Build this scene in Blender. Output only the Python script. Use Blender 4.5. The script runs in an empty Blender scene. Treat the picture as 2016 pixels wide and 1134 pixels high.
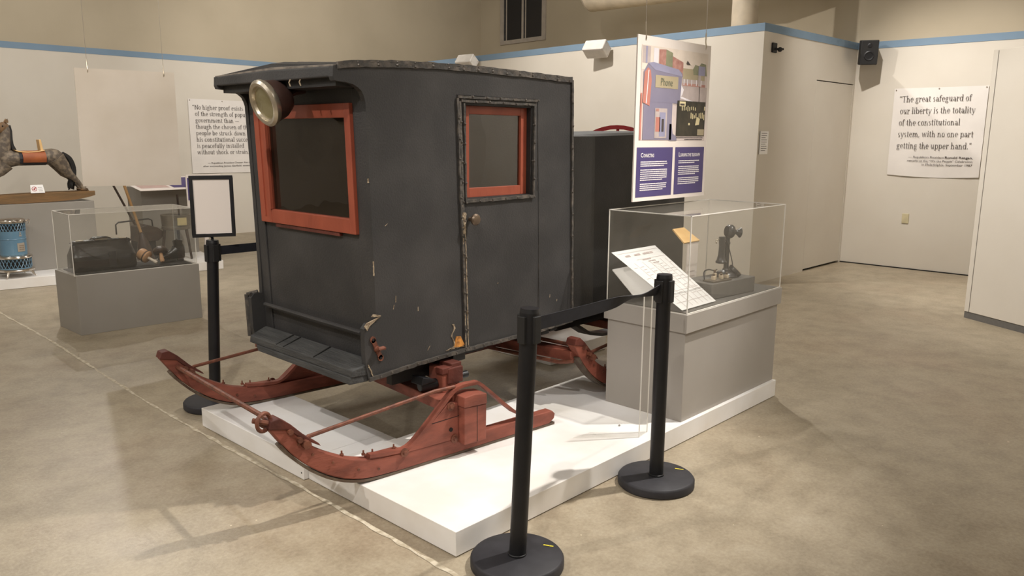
import bpy, bmesh, math, random
from mathutils import Vector, Matrix
random.seed(7)
PI = math.pi
sc = bpy.context.scene
COL = sc.collection

# ------------------------------------------------------------------ camera
cd = bpy.data.cameras.new('camera'); cam = bpy.data.objects.new('camera', cd); COL.objects.link(cam)
cd.sensor_width = 36.0; cd.lens = 1565.47 / 2016 * 36.0; cd.clip_start = 0.05; cd.clip_end = 100
_r = Vector((0.6865335, -0.7270693, 0.0064835)); _d = Vector((-0.1315897, -0.1330131, -0.9823399)); _f = Vector((0.7150916, 0.6735561, -0.1869927))
_m = Matrix.Identity(4)
for i in range(3):
    _m[i][0] = _r[i]; _m[i][1] = -_d[i]; _m[i][2] = -_f[i]
_m[0][3], _m[1][3], _m[2][3] = -1.91067, -2.08719, 1.6
cam.matrix_world = _m
sc.camera = cam
sc.view_settings.view_transform = 'Standard'; sc.view_settings.look = 'None'
sc.view_settings.gamma = 1.0; sc.view_settings.exposure = 0.0; sc.view_settings.use_curve_mapping = False

# ------------------------------------------------------------------ world, lamps and added fill lights
w = bpy.data.worlds.new('world'); sc.world = w; w.use_nodes = True
w.node_tree.nodes['Background'].inputs[0].default_value = (1.0, .93, .84, 1); w.node_tree.nodes['Background'].inputs[1].default_value = 0.06

def spot(name, loc, target, energy, cone=70, blend=.6, size=.05, col=(1, .95, .89)):
    l = bpy.data.lights.new(name, 'SPOT'); l.energy = energy; l.spot_size = math.radians(cone); l.spot_blend = blend
    l.shadow_soft_size = size; l.color = col
    o = bpy.data.objects.new(name, l); COL.objects.link(o); o.location = loc
    o.rotation_euler = (Vector(target) - Vector(loc)).to_track_quat('-Z', 'Y').to_euler(); return o
def area(name, loc, target, energy, sx, sy, col=(1, .95, .88)):
    l = bpy.data.lights.new(name, 'AREA'); l.energy = energy; l.shape = 'RECTANGLE'; l.size = sx; l.size_y = sy; l.color = col
    o = bpy.data.objects.new(name, l); COL.objects.link(o); o.location = loc
    o.rotation_euler = (Vector(target) - Vector(loc)).to_track_quat('-Z', 'Y').to_euler(); return o

def glow(loc, energy, r=.7, col=(1, .955, .90)):
    l = bpy.data.lights.new('fill_light', 'POINT'); l.energy = energy; l.shadow_soft_size = r; l.color = col
    o = bpy.data.objects.new('fill_light', l); COL.objects.link(o); o.location = loc; return o
def glow(loc, energy, r=.7, col=(1, .98, .95)):
    l = bpy.data.lights.new('fill_light', 'POINT'); l.energy = energy; l.shadow_soft_size = r; l.color = col
    o = bpy.data.objects.new('fill_light', l); COL.objects.link(o); o.location = loc; return o
spot('track_and_fill_spot', (2.8, -1.05, 4.5), (.85, .25, .4), 1000, 44, .9)
spot('track_and_fill_spot', (-3.4, 1.1, 4.5), (.2, 1.2, .7), 360, 46, .6)
spot('track_and_fill_spot', (1.2, -3.0, 4.5), (2.2, .3, .9), 300, 26, .6)
spot('track_and_fill_spot', (1.6, 8.6, 4.6), (.7, 4.8, .4), 260, 60, .7)
spot('track_and_fill_spot', (4.6, 2.2, 4.5), (4.4, -.9, 0), 420, 75, .8)
spot('track_and_fill_spot', (1.6, 3.2, 4.6), (1.3, 8.6, 1.2), 460, 70, .7)
spot('track_and_fill_spot', (4.2, 6.0, 4.6), (6.4, 10.2, 2.7), 430, 90, .8)
spot('track_and_fill_spot', (3.6, 3.9, 4.6), (6.5, 3.9, 1.9), 540, 90, .8)
spot('track_and_fill_spot', (6.0, 1.25, 4.5), (8.66, .3, .5), 640, 72, .9)
spot('track_and_fill_spot', (3.2, 1.7, 4.5), (5.9, -.5, 1.2), 520, 40, .8)
spot('track_and_fill_spot', (-.2, 2.0, 4.5), (.7, 4.5, 1.6), 260, 30, .8)
spot('track_and_fill_spot', (-2.4, -1.6, 4.6), (-1.0, 2.6, 0), 460, 85, .9)
spot('track_and_fill_spot', (4.6, -4.0, 4.5), (8.6, -5.6, 1.6), 1500, 80, .8)  # added fill: brightens the out-of-view wall mirrored in the cab glass
for p, e in (((-3.2, -3.8, 4.0), 150), ((-3.4, 4.4, 4.0), 150), ((1.2, 6.6, 4.2), 130), ((5.0, -4.6, 4.0), 80), ((7.2, 5.2, 4.3), 90), ((.8, -2.6, 4.4), 45)):  # unseen soft fill points added to lift walls and soften shade
    glow(p, e)

# ------------------------------------------------------------------ materials
def lin(c):
    return tuple((x / 255 / 12.92) if x / 255 <= .04045 else ((x / 255 + .055) / 1.055) ** 2.4 for x in c)
def mat(name, rgb, rough=.6, metal=0.0, rgb2=None, scale=8.0, detail=6.0, contrast=(.35, .65), bump=0.0, bscale=None, spec=.5, stretch=None, coat=0):
    m = bpy.data.materials.new(name); m.use_nodes = True
    nt = m.node_tree; b = nt.nodes['Principled BSDF']
    b.inputs['Roughness'].default_value = rough; b.inputs['Metallic'].default_value = metal
    b.inputs['Specular IOR Level'].default_value = spec
    if coat: b.inputs['Coat Weight'].default_value = coat
    if rgb2 is None: rgb2 = tuple(min(255, c * .93) for c in rgb)
    tc = nt.nodes.new('ShaderNodeTexCoord'); mp = nt.nodes.new('ShaderNodeMapping')
    if stretch: mp.inputs['Scale'].default_value = stretch
    nt.links.new(tc.outputs['Object'], mp.inputs['Vector'])
    n = nt.nodes.new('ShaderNodeTexNoise'); n.inputs['Scale'].default_value = scale; n.inputs['Detail'].default_value = detail
    nt.links.new(mp.outputs[0], n.inputs['Vector'])
    r = nt.nodes.new('ShaderNodeValToRGB'); r.color_ramp.elements[0].position = contrast[0]; r.color_ramp.elements[1].position = contrast[1]
    r.color_ramp.elements[0].color = (*lin(rgb), 1); r.color_ramp.elements[1].color = (*lin(rgb2), 1)
    nt.links.new(n.outputs['Fac'], r.inputs['Fac']); nt.links.new(r.outputs['Color'], b.inputs['Base Color'])
    if bump:
        n2 = nt.nodes.new('ShaderNodeTexNoise'); n2.inputs['Scale'].default_value = bscale or scale * 6; n2.inputs['Detail'].default_value = 4
        nt.links.new(mp.outputs[0], n2.inputs['Vector'])
        bp = nt.nodes.new('ShaderNodeBump'); bp.inputs['Strength'].default_value = bump; bp.inputs['Distance'].default_value = .01
        nt.links.new(n2.outputs['Fac'], bp.inputs['Height']); nt.links.new(bp.outputs[0], b.inputs['Normal'])
    return m
def glassmat(name, tint=(1, 1, 1), haze=.05, hazecol=(200, 195, 185), ior=1.49, wave=0.0, rough=0.0):
    m = bpy.data.materials.new(name); m.use_nodes = True; nt = m.node_tree
    for n in list(nt.nodes): nt.nodes.remove(n)
    out = nt.nodes.new('ShaderNodeOutputMaterial'); tr = nt.nodes.new('ShaderNodeBsdfTransparent'); tr.inputs[0].default_value = (*tint, 1)
    gl = nt.nodes.new('ShaderNodeBsdfGlossy'); gl.inputs['Roughness'].default_value = rough
    fr = nt.nodes.new('ShaderNodeFresnel'); fr.inputs['IOR'].default_value = ior
    mx = nt.nodes.new('ShaderNodeMixShader'); df = nt.nodes.new('ShaderNodeBsdfDiffuse'); df.inputs[0].default_value = (*lin(hazecol), 1)
    mx2 = nt.nodes.new('ShaderNodeMixShader'); mx2.inputs[0].default_value = haze
    ge = nt.nodes.new('ShaderNodeNewGeometry'); mu = nt.nodes.new('ShaderNodeMath'); mu.operation = 'MULTIPLY'; iv = nt.nodes.new('ShaderNodeMath'); iv.operation = 'SUBTRACT'; iv.inputs[0].default_value = 1.0
    nt.links.new(ge.outputs['Backfacing'], iv.inputs[1]); nt.links.new(fr.outputs[0], mu.inputs[0]); nt.links.new(iv.outputs[0], mu.inputs[1])
    nt.links.new(mu.outputs[0], mx.inputs[0]); nt.links.new(tr.outputs[0], mx.inputs[1]); nt.links.new(gl.outputs[0], mx.inputs[2])
    nt.links.new(mx.outputs[0], mx2.inputs[1]); nt.links.new(df.outputs[0], mx2.inputs[2]); nt.links.new(mx2.outputs[0], out.inputs[0])
    if wave:
        tc = nt.nodes.new('ShaderNodeTexCoord'); n = nt.nodes.new('ShaderNodeTexNoise'); n.inputs['Scale'].default_value = 5; n.inputs['Detail'].default_value = 1
        bp = nt.nodes.new('ShaderNodeBump'); bp.inputs['Strength'].default_value = wave; bp.inputs['Distance'].default_value = .02
        nt.links.new(tc.outputs['Object'], n.inputs['Vector']); nt.links.new(n.outputs['Fac'], bp.inputs['Height'])
        nt.links.new(bp.outputs[0], gl.inputs['Normal'])
    return m

def floor_material():
    m = bpy.data.materials.new('polished_concrete'); m.use_nodes = True; nt = m.node_tree; b = nt.nodes['Principled BSDF']; L = nt.links.new
    tc = nt.nodes.new('ShaderNodeTexCoord')
    def noise(s, d=8, r=.6):
        n = nt.nodes.new('ShaderNodeTexNoise'); n.inputs['Scale'].default_value = s; n.inputs['Detail'].default_value = d; n.inputs['Roughness'].default_value = r
        L(tc.outputs['Object'], n.inputs['Vector']); return n
    def ramp(src, stops):
        r = nt.nodes.new('ShaderNodeValToRGB'); L(src, r.inputs['Fac']); e = r.color_ramp.elements
        e[0].position, e[0].color = stops[0][0], (*lin(stops[0][1]), 1); e[1].position, e[1].color = stops[-1][0], (*lin(stops[-1][1]), 1)
        for p, c in stops[1:-1]:
            k = e.new(p); k.color = (*lin(c), 1)
        return r
    def mix(fac, a, bb, mode='MIX'):
        x = nt.nodes.new('ShaderNodeMix'); x.data_type = 'RGBA'; x.blend_type = mode
        if isinstance(fac, float): x.inputs[0].default_value = fac
        else: L(fac, x.inputs[0])
        L(a, x.inputs[6]); L(bb, x.inputs[7]); return x.outputs[2]
    big = ramp(noise(.55, 6, .65).outputs['Fac'], [(.32, (138, 112, 86)), (.5, (152, 139, 117)), (.68, (168, 157, 136))])
    med = ramp(noise(4.5, 8, .7).outputs['Fac'], [(.3, (98, 87, 72)), (.55, (162, 149, 128)), (.75, (184, 174, 156))])
    fine = ramp(noise(60, 4, .7).outputs['Fac'], [(.3, (110, 98, 80)), (.7, (200, 188, 164))])
    c = mix(.5, big.outputs[0], med.outputs[0]); c = mix(.22, c, fine.outputs[0])
    vo = nt.nodes.new('ShaderNodeTexVoronoi'); vo.inputs['Scale'].default_value = 9; L(tc.outputs['Object'], vo.inputs['Vector'])
    nn = noise(3, 2)
    ad = nt.nodes.new('ShaderNodeMath'); ad.operation = 'MULTIPLY_ADD'; ad.inputs[1].default_value = .16; ad.inputs[2].default_value = -.06; L(nn.outputs['Fac'], ad.inputs[0])
    lt = nt.nodes.new('ShaderNodeMath'); lt.operation = 'LESS_THAN'; L(vo.outputs['Distance'], lt.inputs[0]); L(ad.outputs[0], lt.inputs[1])
    sp = nt.nodes.new('ShaderNodeRGB'); sp.outputs[0].default_value = (*lin((226, 214, 188)), 1)
    lm = nt.nodes.new('ShaderNodeMath'); lm.operation = 'MULTIPLY'; lm.inputs[1].default_value = .7; L(lt.outputs[0], lm.inputs[0])
    c = mix(lm.outputs[0], c, sp.outputs[0])
    L(c, b.inputs['Base Color'])
    rr = nt.nodes.new('ShaderNodeMapRange'); rr.inputs[3].default_value = .30; rr.inputs[4].default_value = .58; L(noise(2.2, 5).outputs['Fac'], rr.inputs[0]); L(rr.outputs[0], b.inputs['Roughness'])
    bp = nt.nodes.new('ShaderNodeBump'); bp.inputs['Strength'].default_value = .12; bp.inputs['Distance'].default_value = .01; L(noise(30, 3).outputs['Fac'], bp.inputs['Height']); L(bp.outputs[0], b.inputs['Normal'])
    return m

M = dict(
    floor=floor_material(),
    wall=mat('beige_wall_paint', (211, 204, 192), .75, rgb2=(206, 198, 185), scale=1.2, bump=.05, bscale=120),
    upper=mat('dimmed_upper_beige', (182, 170, 148), .8, rgb2=(174, 162, 140), scale=1.0, bump=.05, bscale=120),  # wall beige made darker, standing for the weaker light up high
    stripe=mat('blue_stripe_paint', (122, 145, 166), .7, rgb2=(116, 139, 160), scale=2),
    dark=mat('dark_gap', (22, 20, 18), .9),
    ceil=mat('ceiling_paint', (190, 184, 172), .9),
    white=mat('white_gloss_paint', (236, 234, 232), .45, rgb2=(224, 219, 212), scale=3),
    scuff=mat('scuffed_white_paint', (232, 230, 228), .5, rgb2=(218, 214, 208), scale=2.5, contrast=(.45, .75)),
    grey=mat('grey_case_paint', (150, 145, 138), .6, rgb2=(145, 140, 132), scale=2),
    dusty=mat('dusty_oilcloth', (126, 117, 107), .8, rgb2=(86, 80, 74), scale=16, contrast=(.4, .65), bump=.3, bscale=60),
    greylight=mat('light_grey_case_paint', (163, 157, 150), .6, rgb2=(157, 151, 143), scale=2),
    darkgrey=mat('dark_grey_cloth', (104, 101, 97), .85, rgb2=(98, 95, 91), scale=30),
    black=mat('black_metal', (20, 20, 23), .42, rgb2=(26, 26, 29), scale=12, spec=.45),
    blackbase=mat('black_rubber', (34, 33, 38), .6, rgb2=(46, 45, 50), scale=14, contrast=(.45, .7)),
    tape=mat('black_webbing', (24, 25, 32), .7, rgb2=(30, 31, 40), scale=40),
    hide=mat('black_oilcloth', (50, 49, 49), .5, rgb2=(66, 64, 63), scale=4, contrast=(.42, .8), bump=.16, bscale=110, spec=.4),
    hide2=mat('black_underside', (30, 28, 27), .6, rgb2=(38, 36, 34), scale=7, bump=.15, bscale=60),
    piping=mat('worn_piping', (62, 59, 56), .5, rgb2=(96, 88, 80), scale=26, contrast=(.45, .7), bump=.4, bscale=70),
    tack=mat('tarnished_tacks', (92, 86, 80), .42, .4, rgb2=(70, 64, 58), scale=30),
    torn=mat('frayed_backing', (168, 152, 128), .85, rgb2=(108, 90, 70), scale=60, contrast=(.35, .65), bump=.5, bscale=160),
    bare=mat('bare_orange_wood', (206, 140, 62), .7, rgb2=(120, 74, 34), scale=40, contrast=(.4, .7)),
    sill=mat('weathered_black_board', (48, 48, 48), .7, rgb2=(66, 66, 65), scale=7, bump=.4, bscale=30, stretch=(4, .6, 4)),
    red=mat('weathered_red_paint', (138, 78, 63), .58, rgb2=(98, 54, 44), scale=9, contrast=(.42, .7), bump=.25, bscale=45, spec=.35, stretch=(.5, 1, 1.6)),
    redd=mat('dark_red_paint', (98, 50, 40), .6, rgb2=(74, 38, 31), scale=9, bump=.25, bscale=45, spec=.35),
    rust=mat('rusty_iron', (122, 74, 56), .55, .25, rgb2=(92, 56, 44), scale=30, contrast=(.4, .65), bump=.2),
    shoe=mat('worn_steel_shoe', (104, 92, 78), .5, .3, rgb2=(84, 66, 54), scale=18),
    sash=mat('orange_red_sash', (148, 73, 52), .45, rgb2=(130, 62, 44), scale=10, contrast=(.4, .7), bump=.1, bscale=40, stretch=(1, 1, .4)),
    nickel=mat('worn_nickel', (200, 192, 178), .28, .85, rgb2=(176, 162, 138), scale=16, contrast=(.4, .7)),
    reflector=mat('silvered_reflector', (196, 194, 168), .16, .95),
    shell=mat('brown_lamp_shell', (62, 42, 36), .5, .2),
    brass=mat('dull_brass', (120, 104, 88), .4, .6, rgb2=(96, 82, 70), scale=20),
    glass=glassmat('old_window_glass', (.62, .58, .52), .02, (120, 112, 100), 1.95, wave=.12),
    dirtyglass=glassmat('dirty_window_glass', (.55, .50, .44), .05, (130, 116, 100), 1.8, wave=.12),
    lens=glassmat('lamp_lens_glass', (.9, .9, .78), .06, (190, 186, 150), 1.35),
    acrylic=glassmat('clear_acrylic', (.985, .985, .98), .02, (222, 216, 204), 1.32),
    acrylic2=glassmat('hazy_acrylic', (.98, .98, .97), .05, (206, 198, 184), 1.42),
    acedge=mat('acrylic_edge', (232, 228, 220), .3),
    board=mat('white_foamboard', (228, 218, 210), .6, rgb2=(226, 216, 208), scale=1),
    blank=mat('blank_board_back', (226, 216, 204), .7, rgb2=(204, 192, 175), scale=1),
    vinyl=mat('white_vinyl', (226, 220, 214), .5, rgb2=(220, 214, 208), scale=4, bump=.25, bscale=5),
    ink=mat('grey_ink', (92, 84, 80), .7),
    inkd=mat('dark_ink', (58, 52, 50), .7),
    wire=mat('steel_wire', (170, 160, 148), .35, .8),
    purple=mat('violet_panel_print', (74, 64, 114), .5, rgb2=(78, 66, 114), scale=1),
    wtext=mat('white_print', (232, 226, 230), .6),
    paper=mat('bright_paper', (246, 244, 242), .6, rgb2=(242, 240, 239), scale=3),
    photo=mat('faded_street_print', (214, 198, 190), .5, rgb2=(200, 186, 182), scale=7),
    p_sky=mat('print_sky', (228, 214, 200), .5), p_blue=mat('print_blue', (126, 121, 142), .5, rgb2=(136, 130, 148), scale=5),
    p_lblue=mat('print_light_blue', (152, 150, 176), .5), p_red=mat('print_coral', (194, 126, 112), .5), p_brick=mat('print_brick', (160, 108, 98), .5, rgb2=(184, 140, 128), scale=30),
    p_green=mat('print_green', (142, 142, 112), .5, rgb2=(120, 122, 98), scale=20), p_grey=mat('print_grey', (176, 162, 158), .5, rgb2=(190, 176, 172), scale=14),
    p_tan=mat('print_tan', (178, 164, 134), .5), p_dark=mat('print_dark', (72, 64, 62), .5), p_text=mat('print_text_grey', (112, 116, 96), .5),
    p_bw=mat('sepia_print', (40, 38, 30), .5, rgb2=(64, 58, 46), scale=14), p_cream=mat('print_cream', (222, 208, 164), .5), p_mauve=mat('print_mauve', (196, 168, 160), .5),
    plastic=mat('white_plastic', (226, 220, 212), .4), speaker=mat('black_plastic', (26, 25, 25), .6), putty=mat('ivory_plate', (208, 196, 160), .5),
    pipe=mat('painted_pipe', (196, 182, 160), .6), winglass=mat('night_window', (20, 22, 30), .08, spec=.6), winframe=mat('window_trim', (172, 162, 150), .6),
    horse=mat('dapple_grey_paint', (88, 78, 68), .65, rgb2=(132, 118, 100), scale=22, contrast=(.42, .6), bump=.1),
    horse2=mat('worn_wood_brown', (128, 98, 66), .7, rgb2=(88, 70, 52), scale=12, contrast=(.4, .65), bump=.2),
    saddle=mat('orange_saddle_paint', (166, 92, 48), .6, rgb2=(146, 78, 42), scale=12), navy=mat('navy_blanket_paint', (44, 42, 48), .7),
    hair=mat('black_horsehair', (24, 21, 20), .6), rocker=mat('old_rocker_plank', (112, 88, 58), .7, rgb2=(134, 100, 62), scale=5, contrast=(.35, .65), bump=.3, bscale=24, stretch=(.6, 1, 4)),
    heater=mat('blue_enamel', (106, 142, 166), .25, rgb2=(98, 134, 160), scale=5, coat=.4), chrome=mat('polished_nickel', (214, 206, 196), .14, .95),
    filigree=mat('silver_plate', (196, 188, 176), .4, .5), leather=mat('black_bag_leather', (17, 16, 16), .27, rgb2=(24, 22, 21), scale=9, bump=.35, bscale=26, spec=.6),
    tan=mat('turned_tan_wood', (190, 148, 108), .5, rgb2=(166, 122, 84), scale=8), ivory=mat('ivory_handle', (214, 202, 186), .4), dkwood=mat('dark_turned_wood', (60, 46, 38), .4, rgb2=(44, 34, 30), scale=10),
    cloth=mat('black_cloth', (30, 29, 28), .8), broomwood=mat('pale_broom_handle', (164, 128, 84), .6), steel=mat('dull_steel_can', (120, 112, 100), .45, .4, rgb2=(96, 88, 78), scale=8),
    cream=mat('cream_label', (196, 180, 130), .6), blackphone=mat('black_phone_enamel', (40, 39, 40), .3, rgb2=(52, 50, 50), scale=8), redenamel=mat('red_wheel_paint', (176, 34, 40), .4),
    yellow=mat('yellow_print', (240, 226, 70), .6), tanboard=mat('varnished_pine', (224, 188, 132), .5, rgb2=(212, 172, 116), scale=10, stretch=(1, 4, 1)),
    porcelain=mat('cream_porcelain', (206, 190, 166), .3), jointm=mat('joint_filler', (198, 188, 168), .8, rgb2=(168, 156, 134), scale=30, contrast=(.4, .6)),
)

def thin_paper(name, rgb, k):
    m = bpy.data.materials.new(name); m.use_nodes = True; nt = m.node_tree
    for n in list(nt.nodes): nt.nodes.remove(n)
    out = nt.nodes.new('ShaderNodeOutputMaterial'); d = nt.nodes.new('ShaderNodeBsdfDiffuse'); t_ = nt.nodes.new('ShaderNodeBsdfTranslucent'); mx = nt.nodes.new('ShaderNodeMixShader')
    d.inputs[0].default_value = (*lin(rgb), 1); t_.inputs[0].default_value = (*lin(rgb), 1); mx.inputs[0].default_value = k
    nt.links.new(d.outputs[0], mx.inputs[1]); nt.links.new(t_.outputs[0], mx.inputs[2]); nt.links.new(mx.outputs[0], out.inputs[0]); return m
M['sheet'] = thin_paper('thin_white_paper', (250, 249, 248), .32)

# ------------------------------------------------------------------ mesh helpers
class MB:
    def __init__(s, T=None):
        s.v = []; s.f = []; s.m = []; s.g = []; s.T = T
    def add(s, vs, fs, mi=0):
        o = len(s.v); s.g.append((o, o + len(vs)))
        for p in vs:
            p = Vector(p)
            s.v.append(s.T @ p if s.T is not None else p)
        for f in fs: s.f.append([o + i for i in f]); s.m.append(mi)
        return s
    def box(s, x0, x1, y0, y1, z0, z1, mi=0):
        return s.add([(x0, y0, z0), (x1, y0, z0), (x1, y1, z0), (x0, y1, z0), (x0, y0, z1), (x1, y0, z1), (x1, y1, z1), (x0, y1, z1)],
                     [(0, 3, 2, 1), (4, 5, 6, 7), (0, 1, 5, 4), (1, 2, 6, 5), (2, 3, 7, 6), (3, 0, 4, 7)], mi)
    def hexa(s, lo, hi, mi=0):           # two quads of 4 points
        return s.add(list(lo) + list(hi), [(0, 3, 2, 1), (4, 5, 6, 7), (0, 1, 5, 4), (1, 2, 6, 5), (2, 3, 7, 6), (3, 0, 4, 7)], mi)
    def prism(s, pts, fn, a, b, mi=0):   # fn(u, v, t) -> xyz
        n = len(pts)
        vs = [fn(u, v, a) for u, v in pts] + [fn(u, v, b) for u, v in pts]
        fs = [tuple(range(n)), tuple(range(2 * n - 1, n - 1, -1))] + [(i, n + i, n + (i + 1) % n, (i + 1) % n) for i in range(n)]
        return s.add(vs, fs, mi)
    def xz(s, pts, y0, y1, mi=0): return s.prism(pts, lambda u, v, t: (u, t, v), y0, y1, mi)
    def yz(s, pts, x0, x1, mi=0): return s.prism(pts, lambda u, v, t: (t, u, v), x0, x1, mi)
    def xy(s, pts, z0, z1, mi=0): return s.prism(pts, lambda u, v, t: (u, v, t), z0, z1, mi)
    def tube(s, path, r, n=8, mi=0, cap=True):
        P = [Vector(p) for p in path]; rs = r if isinstance(r, (list, tuple)) else [r] * len(P)
        up = None; vs = []
        for i, p in enumerate(P):
            t = (P[min(i + 1, len(P) - 1)] - P[max(i - 1, 0)]).normalized()
            if up is None:
                up = Vector((0, 0, 1)) if abs(t.z) < .9 else Vector((1, 0, 0))
            a = (up - t * up.dot(t)).normalized(); bb = t.cross(a); up = a
            for k in range(n):
                an = 2 * PI * k / n
                vs.append(p + (a * math.cos(an) + bb * math.sin(an)) * rs[i])
        fs = []
        for i in range(len(P) - 1):
            for k in range(n):
                fs.append((i * n + k, i * n + (k + 1) % n, (i + 1) * n + (k + 1) % n, (i + 1) * n + k))
        if cap:
            fs.append(tuple(range(n - 1, -1, -1))); fs.append(tuple(range((len(P) - 1) * n, len(P) * n)))
        return s.add(vs, fs, mi)
    def strip(s, path, wdir, w, th, mi=0):     # flat bar following a path: width along wdir, thickness normal to it
        P = [Vector(p) for p in path]; W = Vector(wdir).normalized(); vs = []
        for i, p in enumerate(P):
            t = (P[min(i + 1, len(P) - 1)] - P[max(i - 1, 0)]).normalized(); n = t.cross(W).normalized()
            vs += [p - W * w / 2 - n * th / 2, p + W * w / 2 - n * th / 2, p + W * w / 2 + n * th / 2, p - W * w / 2 + n * th / 2]
        fs = []
        for i in range(len(P) - 1):
            for k in range(4): fs.append((i * 4 + k, i * 4 + (k + 1) % 4, (i + 1) * 4 + (k + 1) % 4, (i + 1) * 4 + k))
        e = (len(P) - 1) * 4; fs += [(3, 2, 1, 0), (e, e + 1, e + 2, e + 3)]
        return s.add(vs, fs, mi)
    def lathe(s, prof, c=(0, 0, 0), axis=(0, 0, 1), n=24, mi=0, a0=0, a1=2 * PI):
        A = Vector(axis).normalized(); h = Vector((1, 0, 0)) if abs(A.x) < .9 else Vector((0, 1, 0))
        X = (h - A * h.dot(A)).normalized(); Y = A.cross(X); C = Vector(c); full = abs(a1 - a0 - 2 * PI) < 1e-6; N = n if full else n + 1
        vs = [C + A * z + (X * math.cos(a0 + (a1 - a0) * k / n) + Y * math.sin(a0 + (a1 - a0) * k / n)) * r for r, z in prof for k in range(N)]
        fs = []
        for i in range(len(prof) - 1):
            for k in range(n):
                fs.append((i * N + k, i * N + (k + 1) % N, (i + 1) * N + (k + 1) % N, (i + 1) * N + k))
        if full:
            if prof[0][0] > 1e-6: fs.append(tuple(range(N - 1, -1, -1)))
            if prof[-1][0] > 1e-6: fs.append(tuple(range((len(prof) - 1) * N, len(prof) * N)))
        return s.add(vs, fs, mi)
    def ball(s, c, r, n=10, mi=0, sc=(1, 1, 1)):
        vs = []; fs = []; m = n // 2 + 1
        for i in range(m + 1):
            th = PI * i / m
            for k in range(n):
                ph = 2 * PI * k / n
                vs.append((c[0] + r * sc[0] * math.sin(th) * math.cos(ph), c[1] + r * sc[1] * math.sin(th) * math.sin(ph), c[2] + r * sc[2] * math.cos(th)))
        for i in range(m):
            for k in range(n): fs.append((i * n + k, (i + 1) * n + k, (i + 1) * n + (k + 1) % n, i * n + (k + 1) % n))
        return s.add(vs, fs, mi)
    def build(s, name, mats, parent=None, smooth=False, bevel=0.0, seg=2, sub=0, each=0, **props):
        if each:                                                  # every run of `each` added shapes becomes a part of its own
            for i in range(0, len(s.g), each):
                q = MB(); lo, hi = s.g[i][0], (s.g[i + each - 1][1] if i + each <= len(s.g) else s.g[-1][1])
                fl = [k for k, f in enumerate(s.f) if lo <= f[0] < hi]
                q.v = s.v[lo:hi]; q.f = [[a - lo for a in s.f[k]] for k in fl]; q.m = [s.m[k] for k in fl]
                r = q.build(name, mats, parent, smooth, bevel, seg, sub, 0, **props)
            return r
        if not isinstance(mats, (list, tuple)): mats = [mats]
        off = Vector((0, 0, 0))
        q = parent; chain = []
        while q is not None: off += q.location; q = q.parent      # world placement (parents are unrotated while building)
        me = bpy.data.meshes.new(name); me.from_pydata([tuple(v - off) for v in s.v], [], s.f)
        for mt in mats: me.materials.append(mt)
        for p, mi in zip(me.polygons, s.m): p.material_index = mi
        bm = bmesh.new(); bm.from_mesh(me); bmesh.ops.remove_doubles(bm, verts=bm.verts, dist=1e-6)
        bmesh.ops.recalc_face_normals(bm, faces=bm.faces); bm.to_mesh(me); bm.free(); me.update()
        o = bpy.data.objects.new(name, me); COL.objects.link(o)
        if parent is not None: o.parent = parent
        if bevel:
            md = o.modifiers.new('bevel', 'BEVEL'); md.width = bevel; md.segments = seg; md.limit_method = 'ANGLE'; md.angle_limit = .6
        if sub:
            md = o.modifiers.new('sub', 'SUBSURF'); md.levels = sub; md.render_levels = sub
        if smooth:
            for p in me.polygons: p.use_smooth = True
            if not sub:
                me.set_sharp_from_angle(angle=math.radians(38))
        for k, v in props.items(): o[k] = v
        return o
def tag(o, label, cat, group=None):
    o['label'] = label; o['category'] = cat
    if group: o['group'] = group
    return o
def thing(name, loc, label, cat, group=None):
    o = bpy.data.objects.new(name, None); COL.objects.link(o); o.location = loc; o.empty_display_size = .1
    return tag(o, label, cat, group)
def dup(root, loc, label, rot=0.0):
    r = root.copy(); COL.objects.link(r); r.location = loc; r.rotation_euler = (0, 0, rot); r['label'] = label
    for ch in root.children:
        c = ch.copy(); COL.objects.link(c); c.parent = r
        for g in ch.children:
            d = g.copy(); COL.objects.link(d); d.parent = c
    return r
def struct(o): o['kind'] = 'structure'; return o

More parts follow.
